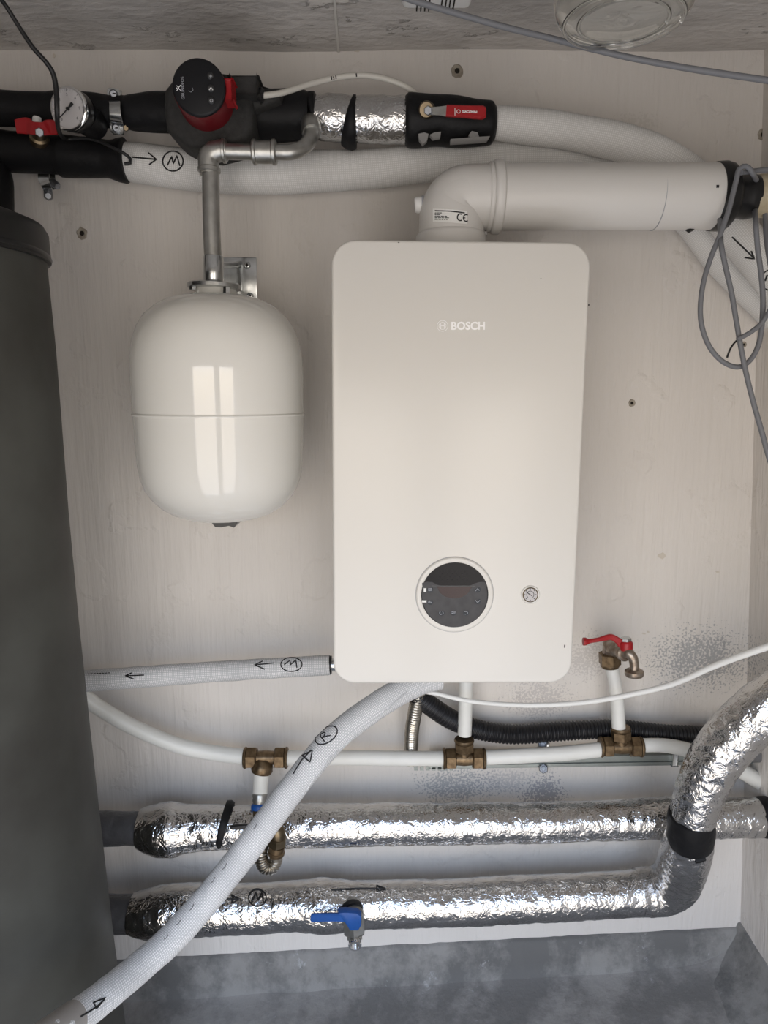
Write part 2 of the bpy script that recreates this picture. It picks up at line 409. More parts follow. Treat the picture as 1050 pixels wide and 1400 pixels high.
def wall_paint():
    m, n, L, b = nmat('wall_paint')
    tcn = n.new('ShaderNodeTexCoord'); src = tcn.outputs['Object']
    sp = n.new('ShaderNodeSeparateXYZ'); L.new(src, sp.inputs[0])
    col = Mix(n, L, Map(n, L, Noise(n, L, src, 2.2, 5), .35, .7), (.70, .665, .625), (.655, .62, .585))
    col = Mix(n, L, Map(n, L, Noise(n, L, src, 9, 6, (1, 1, .25)), .5, .8, 0, .25), col, (.58, .55, .50))
    speck = Noise(n, L, src, 210, 3); speck2 = Noise(n, L, src, 68, 7, None, .68)
    blotch = Noise(n, L, src, 24, 4)
    # mould patches: (photo px, half sizes in m, strength, threshold)
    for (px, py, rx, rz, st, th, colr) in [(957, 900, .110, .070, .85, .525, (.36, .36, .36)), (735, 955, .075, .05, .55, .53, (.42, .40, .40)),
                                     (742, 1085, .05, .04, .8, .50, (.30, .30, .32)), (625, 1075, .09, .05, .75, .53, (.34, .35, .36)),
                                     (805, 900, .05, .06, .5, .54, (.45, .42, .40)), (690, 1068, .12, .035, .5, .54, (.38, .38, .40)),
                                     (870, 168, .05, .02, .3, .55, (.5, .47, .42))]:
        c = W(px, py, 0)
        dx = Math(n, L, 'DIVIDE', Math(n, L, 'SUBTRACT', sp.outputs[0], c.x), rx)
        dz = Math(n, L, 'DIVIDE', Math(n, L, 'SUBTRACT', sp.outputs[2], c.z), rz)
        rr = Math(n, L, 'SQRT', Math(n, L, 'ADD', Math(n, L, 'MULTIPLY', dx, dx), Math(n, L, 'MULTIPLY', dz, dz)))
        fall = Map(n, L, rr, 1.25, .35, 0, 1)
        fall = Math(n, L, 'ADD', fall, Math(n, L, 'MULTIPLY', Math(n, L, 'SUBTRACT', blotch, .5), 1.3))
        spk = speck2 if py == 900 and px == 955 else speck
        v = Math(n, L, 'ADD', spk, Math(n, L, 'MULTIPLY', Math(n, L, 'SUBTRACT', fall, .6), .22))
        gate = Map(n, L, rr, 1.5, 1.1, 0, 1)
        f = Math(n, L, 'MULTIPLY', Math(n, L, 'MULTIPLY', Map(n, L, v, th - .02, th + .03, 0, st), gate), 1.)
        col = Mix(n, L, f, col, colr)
    L.new(col, b.inputs['Base Color']); b.inputs['Roughness'].default_value = .62; b.inputs['Specular IOR Level'].default_value = .3
    h = Math(n, L, 'ADD', Noise(n, L, src, 60, 4, (1, 1, .10)), Math(n, L, 'MULTIPLY', Noise(n, L, src, 14, 5, (1, 1, .35)), 1.6))
    h = Math(n, L, 'ADD', h, Math(n, L, 'MULTIPLY', Map(n, L, Noise(n, L, src, 8, 7), .56, .60), .5))
    h = Math(n, L, 'ADD', h, Math(n, L, 'MULTIPLY', Noise(n, L, src, 150, 3, (1, 1, .05)), .45))
    bp = n.new('ShaderNodeBump'); bp.inputs['Strength'].default_value = .75; bp.inputs['Distance'].default_value = .0036
    L.new(h, bp.inputs['Height']); L.new(bp.outputs[0], b.inputs['Normal']); return m
def ceil_mat():
    m, n, L, b = nmat('rough_ceiling_plaster')
    src = n.new('ShaderNodeTexCoord').outputs['Object']
    col = Mix(n, L, Map(n, L, Noise(n, L, src, 6, 8, (.8, 1.3, 1)), .35, .7), (.60, .57, .54), (.42, .40, .38))
    fl = Map(n, L, Noise(n, L, src, 8, 9, (.8, 1.6, 1), .66), .60, .63)
    col = Mix(n, L, Math(n, L, 'MULTIPLY', fl, .8), col, (.68, .65, .61))
    L.new(col, b.inputs['Base Color']); b.inputs['Roughness'].default_value = .7
    h = Math(n, L, 'ADD', Noise(n, L, src, 50, 7, (.7, 1.2, 1)), Math(n, L, 'MULTIPLY', fl, .9))
    bp = n.new('ShaderNodeBump'); bp.inputs['Strength'].default_value = .9; bp.inputs['Distance'].default_value = .006
    L.new(h, bp.inputs['Height']); L.new(bp.outputs[0], b.inputs['Normal']); return m
def concrete(name, a, c2, white_st=.5):
    m, n, L, b = nmat(name)
    src = n.new('ShaderNodeTexCoord').outputs['Object']
    col = Mix(n, L, Map(n, L, Noise(n, L, src, 5, 12, (1, 1, .8), .72), .44, .57), a, c2)
    col = Mix(n, L, Map(n, L, Noise(n, L, src, 40, 8, (1, 1, .4)), .5, .8, 0, .35), col, tuple(x * .6 for x in a))
    col = Mix(n, L, Map(n, L, Noise(n, L, src, 18, 12, (.8, 1, .6), .8), .60, .65, 0, white_st), col, (.44, .44, .45))
    L.new(col, b.inputs['Base Color']); b.inputs['Roughness'].default_value = .75
    bp = n.new('ShaderNodeBump'); bp.inputs['Strength'].default_value = .6; bp.inputs['Distance'].default_value = .003
    L.new(Math(n, L, 'ADD', Noise(n, L, src, 90, 9, None, .7), Math(n, L, 'MULTIPLY', Noise(n, L, src, 12, 7), 1.2)), bp.inputs['Height'])
    L.new(bp.outputs[0], b.inputs['Normal']); return m
wallm = wall_paint(); ceilm = ceil_mat()
plinthm = concrete('plinth_concrete', (.27, .262, .25), (.135, .133, .13), .6)
floorm = concrete('floor_concrete', (.32, .305, .29), (.19, .183, .176), .65)

# ------------------------------------------------------------------ the room
ZC = W(525, 69, 0).z
XL = -1.75
cT = W(1045, 70, 0); cB = W(1012, 1268, 0)
kx = (cB.x - cT.x) / (cB.z - cT.z)
def xr(z): return cT.x + kx * (z - cT.z)
ZB = -.08
def plinth_top(x):                       # top of the grey band at the wall (rises to the right, as the slab does)
    a = W(309, 1305, 0); c = W(1010, 1268, 0); return a.z + (c.z - a.z) * (x - a.x) / (c.x - a.x)
def floor_z(x):
    a = W(309, 1367, .012); c = W(1007, 1325, .012); return a.z + (c.z - a.z) * (x - a.x) / (c.x - a.x)
fz_min = floor_z(XL)
T = .12
wb = struct(box('wall_back', (XL - T, 0, -.88), (xr(0) + .3, T, ZC + T), wallm, org=(0, 0, 0)))
ZL = -.78; YS = -.85
zs = (ZL - .1, ZC + T)
wr = struct(mk('wall_right', [(xr(zs[0]), 0, zs[0]), (xr(zs[1]), 0, zs[1]), (xr(zs[1]), YR, zs[1]), (xr(zs[0]), YR, zs[0]),
                       (xr(zs[0]) + T, 0, zs[0]), (xr(zs[1]) + T, 0, zs[1]), (xr(zs[1]) + T, YR, zs[1]), (xr(zs[0]) + T, YR, zs[0])],
            [(0, 1, 2, 3), (7, 6, 5, 4), (0, 4, 5, 1), (1, 5, 6, 2), (2, 6, 7, 3), (3, 7, 4, 0)], wallm, smooth=False, org=(0, 0, 0)))
struct(box('wall_left', (XL - T, YR, ZL - .1), (XL, 0, ZC + T), wallm, org=(0, 0, 0)))
# ceiling with an uneven plastered underside
bmv = []; bmf = []; NX, NY = 90, 60
xe = xr(ZC) + .0
for j in range(NY + 1):
    for i in range(NX + 1):
        x = XL + (xe - XL) * i / NX; y = YR + (0 - YR) * (j / NY) ** .5
        bmv.append(V((x, y, ZC + .004 * noise.noise(V((x * 3, y * 9, 0))) + .002 * noise.noise(V((x * 14, y * 40, 3))))))
for j in range(NY):
    for i in range(NX):
        a = j * (NX + 1) + i; bmf.append((a, a + 1, a + NX + 2, a + NX + 1))
struct(mk('ceiling', bmv, bmf, ceilm, org=(0, 0, 0)))
struct(box('roof_slab', (XL - T, YR - T, ZC + .012), (xe + .3, T, ZC + .15), ceilm, org=(0, 0, 0)))
bpy.data.objects['roof_slab'].name = 'ceiling_slab'
# floor: poured slab, coved up to the wall and to the right-hand corner
bmv = []; bmf = []; NX, NY = 90, 70
for j in range(NY + 1):
    for i in range(NX + 1):
        x = XL + (xr(.1) - XL) * i / NX; y = YS * (j / NY) ** 1.8
        z = floor_z(x) + .02 * math.exp(y / .03) + .07 * math.exp((x - xr(.1)) / .05) + .004 * noise.noise(V((x * 5, y * 5, 1))) + .002 * noise.noise(V((x * 25, y * 25, 4)))
        bmv.append(V((x, y, z)))
for j in range(NY):
    for i in range(NX):
        a = j * (NX + 1) + i; bmf.append((a, a + 1, a + NX + 2, a + NX + 1))
struct(mk('floor', bmv, bmf, floorm, org=(0, 0, 0)))
fr = [[V((x, YS, floor_z(x) + .02 * 0)) for x in (XL, 0., xr(.1))], [V((x, YS, ZL)) for x in (XL, 0., xr(.1))], [V((x, YR, ZL)) for x in (XL, 0., xr(ZL))]]
struct(mk('floor_step', [p for r_ in fr for p in r_], [(0, 1, 4, 3), (1, 2, 5, 4), (3, 4, 7, 6), (4, 5, 8, 7)], floorm, smooth=False, org=(0, 0, 0)))
# concrete upstand along the back wall, rough-topped
def upstand():
    vs = []; fs = []; N = 160
    for i in range(N + 1):
        x = XL + (xr(.12) - XL) * i / N; zt = plinth_top(x) + .0025 * noise.noise(V((x * 18, 0, 0))) + .0015 * noise.noise(V((x * 70, 0, 2)))
        d = .010 + .002 * noise.noise(V((x * 9, 3, 0)))
        for (y, z) in ((.0, zt + .002), (-d * .6, zt), (-d, zt - .006), (-d - .002, (zt + floor_z(x)) / 2), (-d - .006, floor_z(x) + .004), (-d - .02, floor_z(x) - .01), (.0, floor_z(x) - .06)):
            vs.append(V((x, y, z)))
    for i in range(N):
        for k in range(6):
            fs.append((i * 7 + k, (i + 1) * 7 + k, (i + 1) * 7 + k + 1, i * 7 + k + 1))
    return struct(mk('baseboard_back', vs, fs, plinthm, org=(0, 0, 0)))
upstand()
vs = []; fs = []; N = 60                      # sloping mortar fillet along the right wall
for i in range(N + 1):
    y = YS * (i / N)
    zt = plinth_top(xr(.12)) + .012 - .02 * min(1, -y / .3) + .004 * noise.noise(V((y * 14, 1, 7)))
    zb = floor_z(xr(.1)) - .01
    for (dx, z) in ((.01, zt + .004), (-.006, zt), (-.016, zt - .03), (-.03, (zt + zb) / 2), (-.06, zb + .03), (-.11, zb)):
        vs.append(V((xr(zt) + dx + .002 * noise.noise(V((y * 20, z * 20, 1))), y, z)))
for i in range(N):
    for k in range(5): fs.append((i * 6 + k, (i + 1) * 6 + k, (i + 1) * 6 + k + 1, i * 6 + k + 1))
struct(mk('baseboard_right', vs, fs, plinthm, org=(0, 0, 0)))
# wall behind the camera, its added middle post splitting the reflected daylight in two
vs = []; fs = []
def addbox(lo, hi):
    b0 = len(vs)
    for x in (lo[0], hi[0]):
        for y in (lo[1], hi[1]):
            for z in (lo[2], hi[2]): vs.append(V((x, y, z)))
    for f in ((0, 1, 3, 2), (4, 6, 7, 5), (0, 4, 5, 1), (2, 3, 7, 6), (0, 2, 6, 4), (1, 5, 7, 3)): fs.append(tuple(b0 + k for k in f))
xs = [XL - T] + [v for o in OPEN for v in o[:2]] + [xe + .3]
for i in range(0, len(xs), 2): addbox((xs[i], YR - .1, ZL - .1), (xs[i + 1], YR, ZC + T))
for o in OPEN: addbox((o[0], YR - .1, o[3]), (o[1], YR, ZC + T)); addbox((o[0], YR - .1, ZL - .1), (o[1], YR, o[2]))
struct(mk('wall_front', vs, fs, wallm, smooth=False, org=(0, 0, 0)))

# drill holes and flakes in the back wall
def hole(px, py, r, parent=wb):
    c = W(px, py, 0); vs = []; fs = []; S = 18; k1 = mpp(px, py, 0)
    rings = ((1.5, -.0002), (1.25, -.0022), (.75, -.0016), (.55, .0), (.5, .0))
    for ri, (q, y) in enumerate(rings):
        for k in range(S):
            a = 2 * pi * k / S; rr = r * k1 * q * (1 + .25 * noise.noise(V((cos(a) * 2 + px, sin(a) * 2, ri * .3))))
            vs.append(V((c.x + rr * cos(a), y, c.z + rr * sin(a) * 1.1)))
    for i in range(len(rings) - 1):
        for k in range(S): fs.append((i * S + k, i * S + (k + 1) % S, (i + 1) * S + (k + 1) % S, (i + 1) * S + k))
    o = mk('drill_hole', vs, fs, plaster_hole, parent)
    latw('hole_core', (c.x, -.0009, c.z), (c.x, -.0002, c.z), [(0, r * k1 * .62), (1, r * k1 * .62)], dark, o, seg=14)
hole(112, 319, 5); hole(625, 97, 5.5); hole(1043, 184, 5)
hole(864, 551, 3.2)
hole(1017, 471, 2.5)
for (px, py, w_, h_) in [(905, 760, 9, 7), (880, 866, 4, 2), (981, 782, 4, 2), (886, 864, 3, 2), (74, 76, 3, 4), (488, 70, 5, 2)]:
    c = W(px, py, 0); k1 = mpp(px, py, 0); o_ = []
    for k in range(9):
        a = 2 * pi * k / 9; q = .7 + .5 * random.random(); o_.append(V((c.x + w_ * k1 * .7 * q * cos(a), -.0008, c.z + h_ * k1 * .7 * q * sin(a))))
    slab('paint_flake', o_, (0, .0012, 0), flake, wb)

# ------------------------------------------------------------------ displacement recipes
def crinkle(amp=.0026, f=42., off=0.):
    def g(s, a, P):
        q = P * f; q.x += off
        n1 = 1 - 2.4 * abs(noise.noise(q)); n2 = 1 - 2.4 * abs(noise.noise(q * 2.3 + V((7, 3, 1)))); n3 = noise.noise(P * 11 + V((off, 1, 2)))
        return amp * (.62 * n1 + .22 * n2) + .0018 * n3
    return g
def lump(amp=.0015, f=18., off=0.):
    return lambda s, a, P: amp * noise.noise(P * f + V((off, 0, 0)))
def ribs(amp, pitch): return lambda s, a, P: amp * (1 if (s / pitch) % 1 < .55 else -1) if False else amp * sin(2 * pi * s / pitch)

# ------------------------------------------------------------------ storage tank, far left
def tank():
    r = .215; cy = -.385
    # right-hand silhouette in the photo at several rows -> radius with a fixed axis
    sil = [(350, 64), (364, 65), (480, 77), (700, 94), (850, 108), (1000, 124), (1110, 136), (1285, 156), (1420, 174)]
    depth = CD + cy
    ax_x = None; prof = []
    for (py, px) in sil:
        o_, d_ = ray(px, py); m_ = d_.x / d_.y                    # plan slope of the tangent ray
        if ax_x is None or py == 700: pass
        prof.append((py, m_, d_.z / d_.y))
    m7 = [p for p in prof if p[0] == 700][0][1]
    ax_x = m7 * depth - r * math.sqrt(1 + m7 * m7)
    t = thing('storage_tank', (ax_x, cy, floor_z(ax_x)), 'tall dark grey cylindrical storage tank with black lid, cropped by the left edge', 'tank')
    P = []
    for (py, m_, e_) in prof:
        rr = (m_ * depth - ax_x) / math.sqrt(1 + m_ * m_)
        tx = ax_x + rr / math.sqrt(1 + m_ * m_); yd = depth - rr * m_ / math.sqrt(1 + m_ * m_)
        P.append((CH + e_ * yd, rr))
    P.sort(); z0 = floor_z(ax_x) + .02
    P = [(z0, P[0][1])] + [p for p in P if p[0] > z0]
    zt = P[-1][0]
    H = zt - z0
    latw('jacket', (ax_x, cy, z0), (ax_x, cy, zt), [((z - z0) / H, q) for z, q in P], tankm, t, seg=96)
    rb = P[0][1]
    latw('base_ring', (ax_x, cy, z0 - .02), (ax_x, cy, z0 + .03), [(0, rb * .96), (1, rb * 1.015)], lidm, t, seg=96)
    # lid skirt: bottom rim at (66,357), top at (58,300)
    rl = P[-1][1] + .006
    m_ = ray(66, 357)[1]; mm = m_.x / m_.y; yd = depth - rl * mm / math.sqrt(1 + mm * mm)
    zl = CH + m_.z / m_.y * yd; hl = .056
    tilt = Matrix.Translation((ax_x, cy, zl)) @ Matrix.Rotation(R(2.2), 4, 'Y') @ Matrix.Rotation(R(1.5), 4, 'X')
    A = tilt @ V((0, 0, 0)); B = tilt @ V((0, 0, hl))
    latw('lid', A, B, [(0, rl - .004), (.01, rl), (.7, rl - .002), (.88, rl - .008), (.97, rl - .022), (1.0, rl - .05), (1.03, 0)], lidm, t, seg=96)
    latw('lid_rim', A - V((0, 0, .004)), A + V((0, 0, .003)), [(0, rl), (.5, rl + .0012), (1, rl)], black, t, seg=96)
tank()

# ------------------------------------------------------------------ expansion vessel
def vessel():
    d = .185; cx = 299
    k = mpp(cx, 560, d)
    A = W(295, 404, d); B = W(306, 712, d)
    t = thing('expansion_vessel', tuple(B), 'glossy white capsule expansion vessel with a seam round its middle, hanging from a steel pipe', 'expansion vessel')
    H = 712 - 404
    def pr(lst): return [((y - 404) / H, r_ * k) for y, r_ in lst]
    s = .982
    upp = [(404, 0), (404.5, 34), (407, 52), (412, 68), (420, 82), (431, 95), (446, 105), (464, 112), (485, 115.5), (510, 116.3), (560, 115.8)]
    low = [(564, 115.6), (600, 115), (630, 113.6), (648, 111), (664, 106), (678, 97), (690, 85), (699, 71), (705, 55), (709, 36), (711, 18), (712, 0)]
    ax = (B - A)
    latw('upper_shell', A, B, pr([(y, r_ * s) for y, r_ in upp]), white, t, seg=96)
    latw('lower_shell', A, B, pr([(y, r_ * s) for y, r_ in low]), white, t, seg=96)
    latw('seam', A, B, pr([(559.5, 113 * s), (560.2, 116.3 * s), (562, 117.4 * s), (563.8, 116.6 * s), (564.5, 113 * s)]), white, t, seg=96)
    lat('neck', (296, 395, d), (296, 408, d), [(0, 27), (.6, 30), (1, 36)], white, t, seg=40)
    cp = slab('valve_cap', [W(286, 711, d + .03), W(328, 710, d + .03), W(320, 721.5, d + .03), W(313, 719, d + .03), W(302, 721, d + .03), W(294, 720.5, d + .03)], (0, .05, 0), black, t)
    # flange ring on top of the neck with bolts
    fl = lat('flange', (293, 388, d), (293, 396, d), [(0, 33), (.2, 36), (.8, 36), (1, 33)], bright, t, seg=48)
    for (x, y, dd) in ((264, 391, d + .02), (310, 397, d + .045), (322, 392, d - .01)):
        nut('bolt', (x, y - 5, dd), (x, y + 6, dd), 5, bright, t)
vessel()
# wall bracket that holds the vessel's pipe collar
def bracket():
    pl = [W(309, 352, .0), W(350, 352, .0), W(351, 411, .0), W(309, 411, .0)]
    t = thing('wall_bracket', tuple(W(335, 385, .0)), 'zinc-plated square bracket screwed to wall behind the neck of the white vessel', 'bracket')
    x0, z0 = W(306, 411, 0).x, W(306, 411, 0).z; x1, z1 = W(351, 352, 0).x, W(351, 352, 0).z
    box('back_plate', (x0, -.004, z0), (x1, -.0002, z1), bright, t, bev=.0018)
    for (px, py) in ((338, 363), (342, 405)):
        c = W(px, py, .004)
        sc_ = latw('screw', (c.x, -.004, c.z), (c.x, -.0075, c.z), [(0, .0065), (.5, .0062), (1, .004)], bright, t, seg=20)
        latw('screw_socket', (c.x, -.0074, c.z), (c.x, -.0079, c.z), [(0, .003), (1, .003)], dark, sc_, seg=6)
    # pressed arm from plate to collar
    s_ = mpp(320, 380, .1)
    bar('arm', [(*W(327, 378, .003), .026, .0022), (*W(327, 378, .012), .026, .0022), (*W(321, 378, .03), .024, .0022), (*W(308, 377, .10), .021, .0022), (*W(300, 372, .155), .019, .0022)],
        bright, t, side=(0, 0, 1), smoothpath=True)
    bar('arm_rib', [(*W(329, 360, .004), .004, .003), (*W(318, 362, .05), .004, .003), (*W(303, 362, .14), .004, .003)], bright, t, side=(0, 0, 1))
    lat('collar', (292, 350, .185), (292, 386, .185), [(0, 12.6), (.03, 13.4), (.93, 13.4), (1, 12.4)], bright, t, seg=36)
bracket()

# ------------------------------------------------------------------ galvanised pipe above the vessel
def galv():
    t = thing('galvanised_pipe', tuple(W(290, 350, .185)), 'grey galvanised steel pipe with elbow and coupling running down to the white vessel', 'pipe')
    d = .185
    tube('riser', [(288, 236, d, 23.5), (289, 300, d, 23.5), (291, 352, d, 23.5)], steel, t, seg=28)
    tube('lower_nipple', [(292, 384, d, 21), (293, 392, d, 21)], steel, t)
    tube('elbow', [(286, 238, d, 26), (285, 226, d, 28), (286, 214, d, 29), (292, 208, d, 29), (302, 206, d, 28), (310, 206, d, 27)], steel, t, seg=28)
    ring('elbow_bead', (286, 229, d), (286, 236, d), 15.5, steel, t); ring('elbow_bead', (304, 206.5, d), (309, 206.5, d), 15.5, steel, t)
    tube('nipple', [(308, 207, d, 21), (346, 208, d, 21)], steel, t, seg=24)
    lat('coupling', (345, 208, d), (378, 208, d), [(0, 15), (.05, 16.6), (.14, 16.6), (.18, 15), (.8, 15), (.84, 16.6), (.95, 16.6), (1, 15)], steel, t, seg=32)
    tube('bend', [(377, 208, d, 20), (398, 208, d, 20), (412, 203, d - .01, 20), (423, 192, d - .025, 21), (426, 176, d - .05, 21), (421, 160, d - .075, 18), (420, 150, d - .09, 16)], steel, t, seg=24)
    lat('union', (426, 182, d - .04), (424, 165, d - .062), [(0, 12.5), (.2, 14), (.8, 13.5), (1, 11)], steel, t)
galv()

# ------------------------------------------------------------------ top row: black pipe, pump, foil pipe, red-lever valve
t = thing('insulated_pipe', tuple(W(100, 155, .10)), 'black foam-insulated pipe left of the round pump, behind the pressure gauge', 'pipe')
tube('insulation', [(-160, 147, .10, 46), (-40, 147, .10, 46), (0, 148, .10, 46), (60, 150, .10, 43), (75, 151, .10, 46), (110, 151, .10, 46), (133, 152, .10, 44), (150, 153, .10, 40), (178, 154, .10, 40)], tape, t, seg=36, disp=lump())
tube('insulation_sleeve', [(174, 154, .10, 41), (180, 154, .10, 44), (205, 154, .10, 50), (228, 154, .10, 52), (240, 154, .10, 52)], tape, t, seg=36, disp=lump(.002, 20, 3))
def pump():
    d = .10
    t = thing('circulation_pump', tuple(W(280, 150, d)), 'round black-faced circulation pump with red motor housing in dark foam shell', 'pump')
    # foam shell: rounded block, slightly octagonal in front view
    ol = [(222, 148), (223, 122), (234, 108), (250, 100), (300, 103), (322, 112), (345, 122), (346, 175), (338, 192), (315, 198), (290, 205), (258, 200), (238, 188), (226, 176)]
    slab('foam_shell', [W(a, b, .175) for a, b in ol], (0, .13, 0), foam, t, bev=.012, seg=3)
    slab('shell_shoulder', [W(a, b, .165) for a, b in [(300, 98), (318, 101), (352, 117), (385, 122), (382, 135), (345, 150), (300, 140)]], (0, .09, 0), foam, t, bev=.008)
    lat('motor_housing', (287, 148, .150), (273, 122, .232), [(0, 37.5), (.5, 37), (.55, 36), (.95, 35.5), (1, 34)], redh, t, seg=64)
    f = lat('control_face', (273.2, 121.6, .235), (271.5, 119, .243), [(0, 35), (.1, 36.2), (.75, 36), (.93, 34.5), (1, 33), (1.001, 0)], pumpface, t, seg=64, bvh=True)
    yf = .2435
    for (px, py) in ((288, 104), (288.5, 121), (289, 137.5)):
        b = lat('button', (px, py, yf - .001), (px, py, yf + .0012), [(0, 5), (.7, 5), (1, 4.2), (1.01, 0)], black, f, seg=20)
    S = lambda pts, w_=1.1, m_=greyprint: tube('button_mark', [(a, b, yf + .0016, w_) for a, b in pts], m_, f, seg=6, smoothpath=False)
    S([(286, 123), (288.5, 119.5), (291, 123)], 1.3, paper); S(circ(289, 137.5, 2, n=8) + [(291, 137.5)], 1); S([(286.5, 104), (290, 104)], 1); S([(288, 102), (288, 106)], 1)
    S([(258, 124), (261, 126), (264, 123), (263, 120)], .6)
    for s_ in ([(241.5, 117), (244, 119.5), (247, 116.5)], [(241.5, 124), (244, 121), (247.5, 124)], [(244, 119.5), (244.5, 121)], [(241, 120.5), (242.5, 120)]):
        tube('emblem', [(a, b, yf + .0006, 1.0) for a, b in s_], whiteink, f, seg=6, smoothpath=False)
    text('lettering', 'GRUNDFOS', .0060, greyprint, f, W(250, 120.5, yf + .0006), (0, 0, 1), (-1, 0, 0), bold=0)
    # red plug with dark connector
    box('red_plug', W(304, 147, .205), V(W(322, 119, .205)) + V((0, -.028, 0)), redp, t, bev=.003)
    box('plug_connector', W(321, 140, .165), V(W(356, 116, .165)) + V((0, -.030, 0)), foam, t, bev=.004)
    lat('cable_gland', (353, 129, .175), (361, 130, .175), [(0, 9), (.6, 9), (1, 6)], black, t)
    slab('cable_cover', [W(a, b, .13) for a, b in [(330, 112), (352, 114), (380, 124), (384, 130), (330, 128)]], (0, .04, 0), tape, t, bev=.004)
pump()
t = thing('insulated_pipe', tuple(W(380, 160, .10)), 'short black insulation sleeve between the pump and the crinkled foil', 'pipe insulation')
tube('insulation', [(340, 160, .10, 66), (365, 160, .10, 66), (400, 158, .10, 64), (418, 158, .10, 60), (423, 158, .10, 56)], tape, t, seg=36, disp=lump(.0015))
tube('end_flap', [(424, 158, .10, 50), (427, 157, .10, 58), (431, 157, .10, 58), (434, 157, .10, 48)], tape, t, seg=30, disp=lump(.002, 30))
t = thing('foil_wrapped_pipe', tuple(W(490, 165, .10)), 'crinkled silver foil pipe wrap at top between black sleeve and red-lever valve', 'pipe')
tube('foil', [(430, 160, .10, 52), (445, 161, .10, 57), (465, 162, .10, 57), (480, 163, .10, 55), (500, 164, .10, 58), (530, 164, .10, 59), (560, 164, .10, 59)], foilm, t, seg=72, step=.0028, disp=crinkle(.0022, 34))
tube('black_tape_band', [(475, 166, .10, 60), (478, 167, .10, 66), (484, 168, .10, 67), (487, 168, .10, 62)], tape, t, seg=36, disp=lump(.0025, 30))
def topvalve():
    d = .11
    t = thing('ball_valve', tuple(W(615, 168, d)), 'ball valve in torn black wrap with a long red lever, on the upper pipe', 'valve')
    tube('black_wrap', [(554, 165, d, 60), (558, 165, d, 68), (575, 165, d, 68), (600, 165, d, 64), (640, 168, d, 60), (662, 168, d, 56), (672, 168, d, 52), (677, 168, d, 40)], tape, t, seg=40, disp=lump(.003, 22, 5))
    for ol in ([(572, 183), (580, 181), (586, 183), (584, 192), (578, 197), (573, 190)], [(588, 184), (594, 181), (603, 180), (602, 187), (592, 189)],
               [(641, 184), (645, 179), (653, 181), (655, 187), (648, 188), (643, 188)], [(616, 190), (640, 188), (670, 186), (666, 192), (616, 195)]):
        n_ = len(ol); slab('torn_patch', [W(a, b, d + .043 - max(0, (b - 180)) * .0011) for a, b in ol], (0, .012, 0), chip, t)
    lat('stem_washer', (585, 151, d + .02), (583, 150, d + .062), [(0, 11), (.9, 11), (1, 9)], bronze, t)
    lv = barp('lever', [(586, 152, d + .064, 9), (600, 152, d + .066, 11), (612, 152, d + .068, 14), (618, 152, d + .068, 14)], steel, t, thick=.0015, side=(0, 0, 1))
    nut('stem_nut', (585.5, 151.5, d + .064), (585, 151, d + .075), 6, boltm, t)
    gr = bar('lever_grip', [(*W(610, 151.5, d + .068), .0085, .004), (*W(640, 153, d + .070), .0092, .0042), (*W(660, 154, d + .071), .0098, .0042), (*W(664, 154, d + .071), .0075, .004)], red, t, side=(0, 0, 1), chamfer=.5)
    text('lettering', 'GIACOMINI', .0046, whiteink, gr, W(642, 153, d + .0748), W(642, 153, .1) - W(610, 151.5, .1), (0, 0, 1), bold=.0001)
    c_ = [W(a, b, d + .0746) for a, b in circ(627, 152.4, 2.4, n=12)]
    tube('emblem', [(*p, .0004) for p in c_ + [c_[0]]], whiteink, gr, seg=6, world=True, smoothpath=False)
    for x in (622, 657): tube('print_bar', [(x, 148, d + .0744, .8), (x, 158, d + .0744, .8)], whiteink, gr, seg=6)
topvalve()
# upper white jacketed pipe leaving the valve
U2 = tube('insulated_pipe', [(672, 167, .10, 42), (700, 170, .10, 44), (750, 176, .10, 46), (800, 184, .10, 46), (850, 195, .105, 47), (900, 213, .107, 48), (940, 238, .107, 48), (975, 275, .107, 50), (1010, 320, .107, 52), (1050, 368, .107, 54), (1110, 445, .107, 56)],
          whitesc_top, None, seg=36, disp=lump(.0015, 14), bvh=True)
tag(U2, 'white woven-jacket pipe curving right from red-lever valve and behind flue', 'pipe')
# lower white jacketed pipe with M
U1 = tube('insulated_pipe', [(158, 220, .06, 48), (190, 223, .06, 51), (240, 230, .06, 53), (300, 236, .06, 54), (360, 237, .06, 54), (430, 235, .06, 54), (500, 232, .06, 50), (560, 226, .06, 49), (620, 221, .055, 47), (700, 216, .05, 47), (780, 217, .04, 48), (850, 230, .036, 46), (900, 255, .036, 46), (945, 300, .036, 46), (985, 350, .035, 48), (1030, 395, .035, 50), (1110, 470, .035, 52)],
          whitesc_top, None, seg=40, disp=lump(.0015, 14, 8), bvh=True)
tag(U1, 'white woven-jacket pipe marked M, running low behind the galvanised elbow', 'pipe')
inkline(U1, [(181, 215), (213, 218)], 1.8); inkline(U1, [(203, 209), (214, 218), (204, 225)], 1.8)
inkline(U1, circ(236.5, 220.5, 14, 13.5), 1.8, closed=True); inkline(U1, [(229, 226), (235, 214), (237, 224), (242, 213), (246, 227)], 1.8)
# cloth-wrapped ends by the right wall
inkline(U2, [(1001, 324), (1031, 353)], 1.8); inkline(U2, [(1027, 343), (1031.5, 354), (1018, 352)], 1.8)
inkline(U2, circ(1053, 383, 12, 14), 1.6, closed=True); inkline(U2, [(1046, 384), (1049, 376)], 2.)

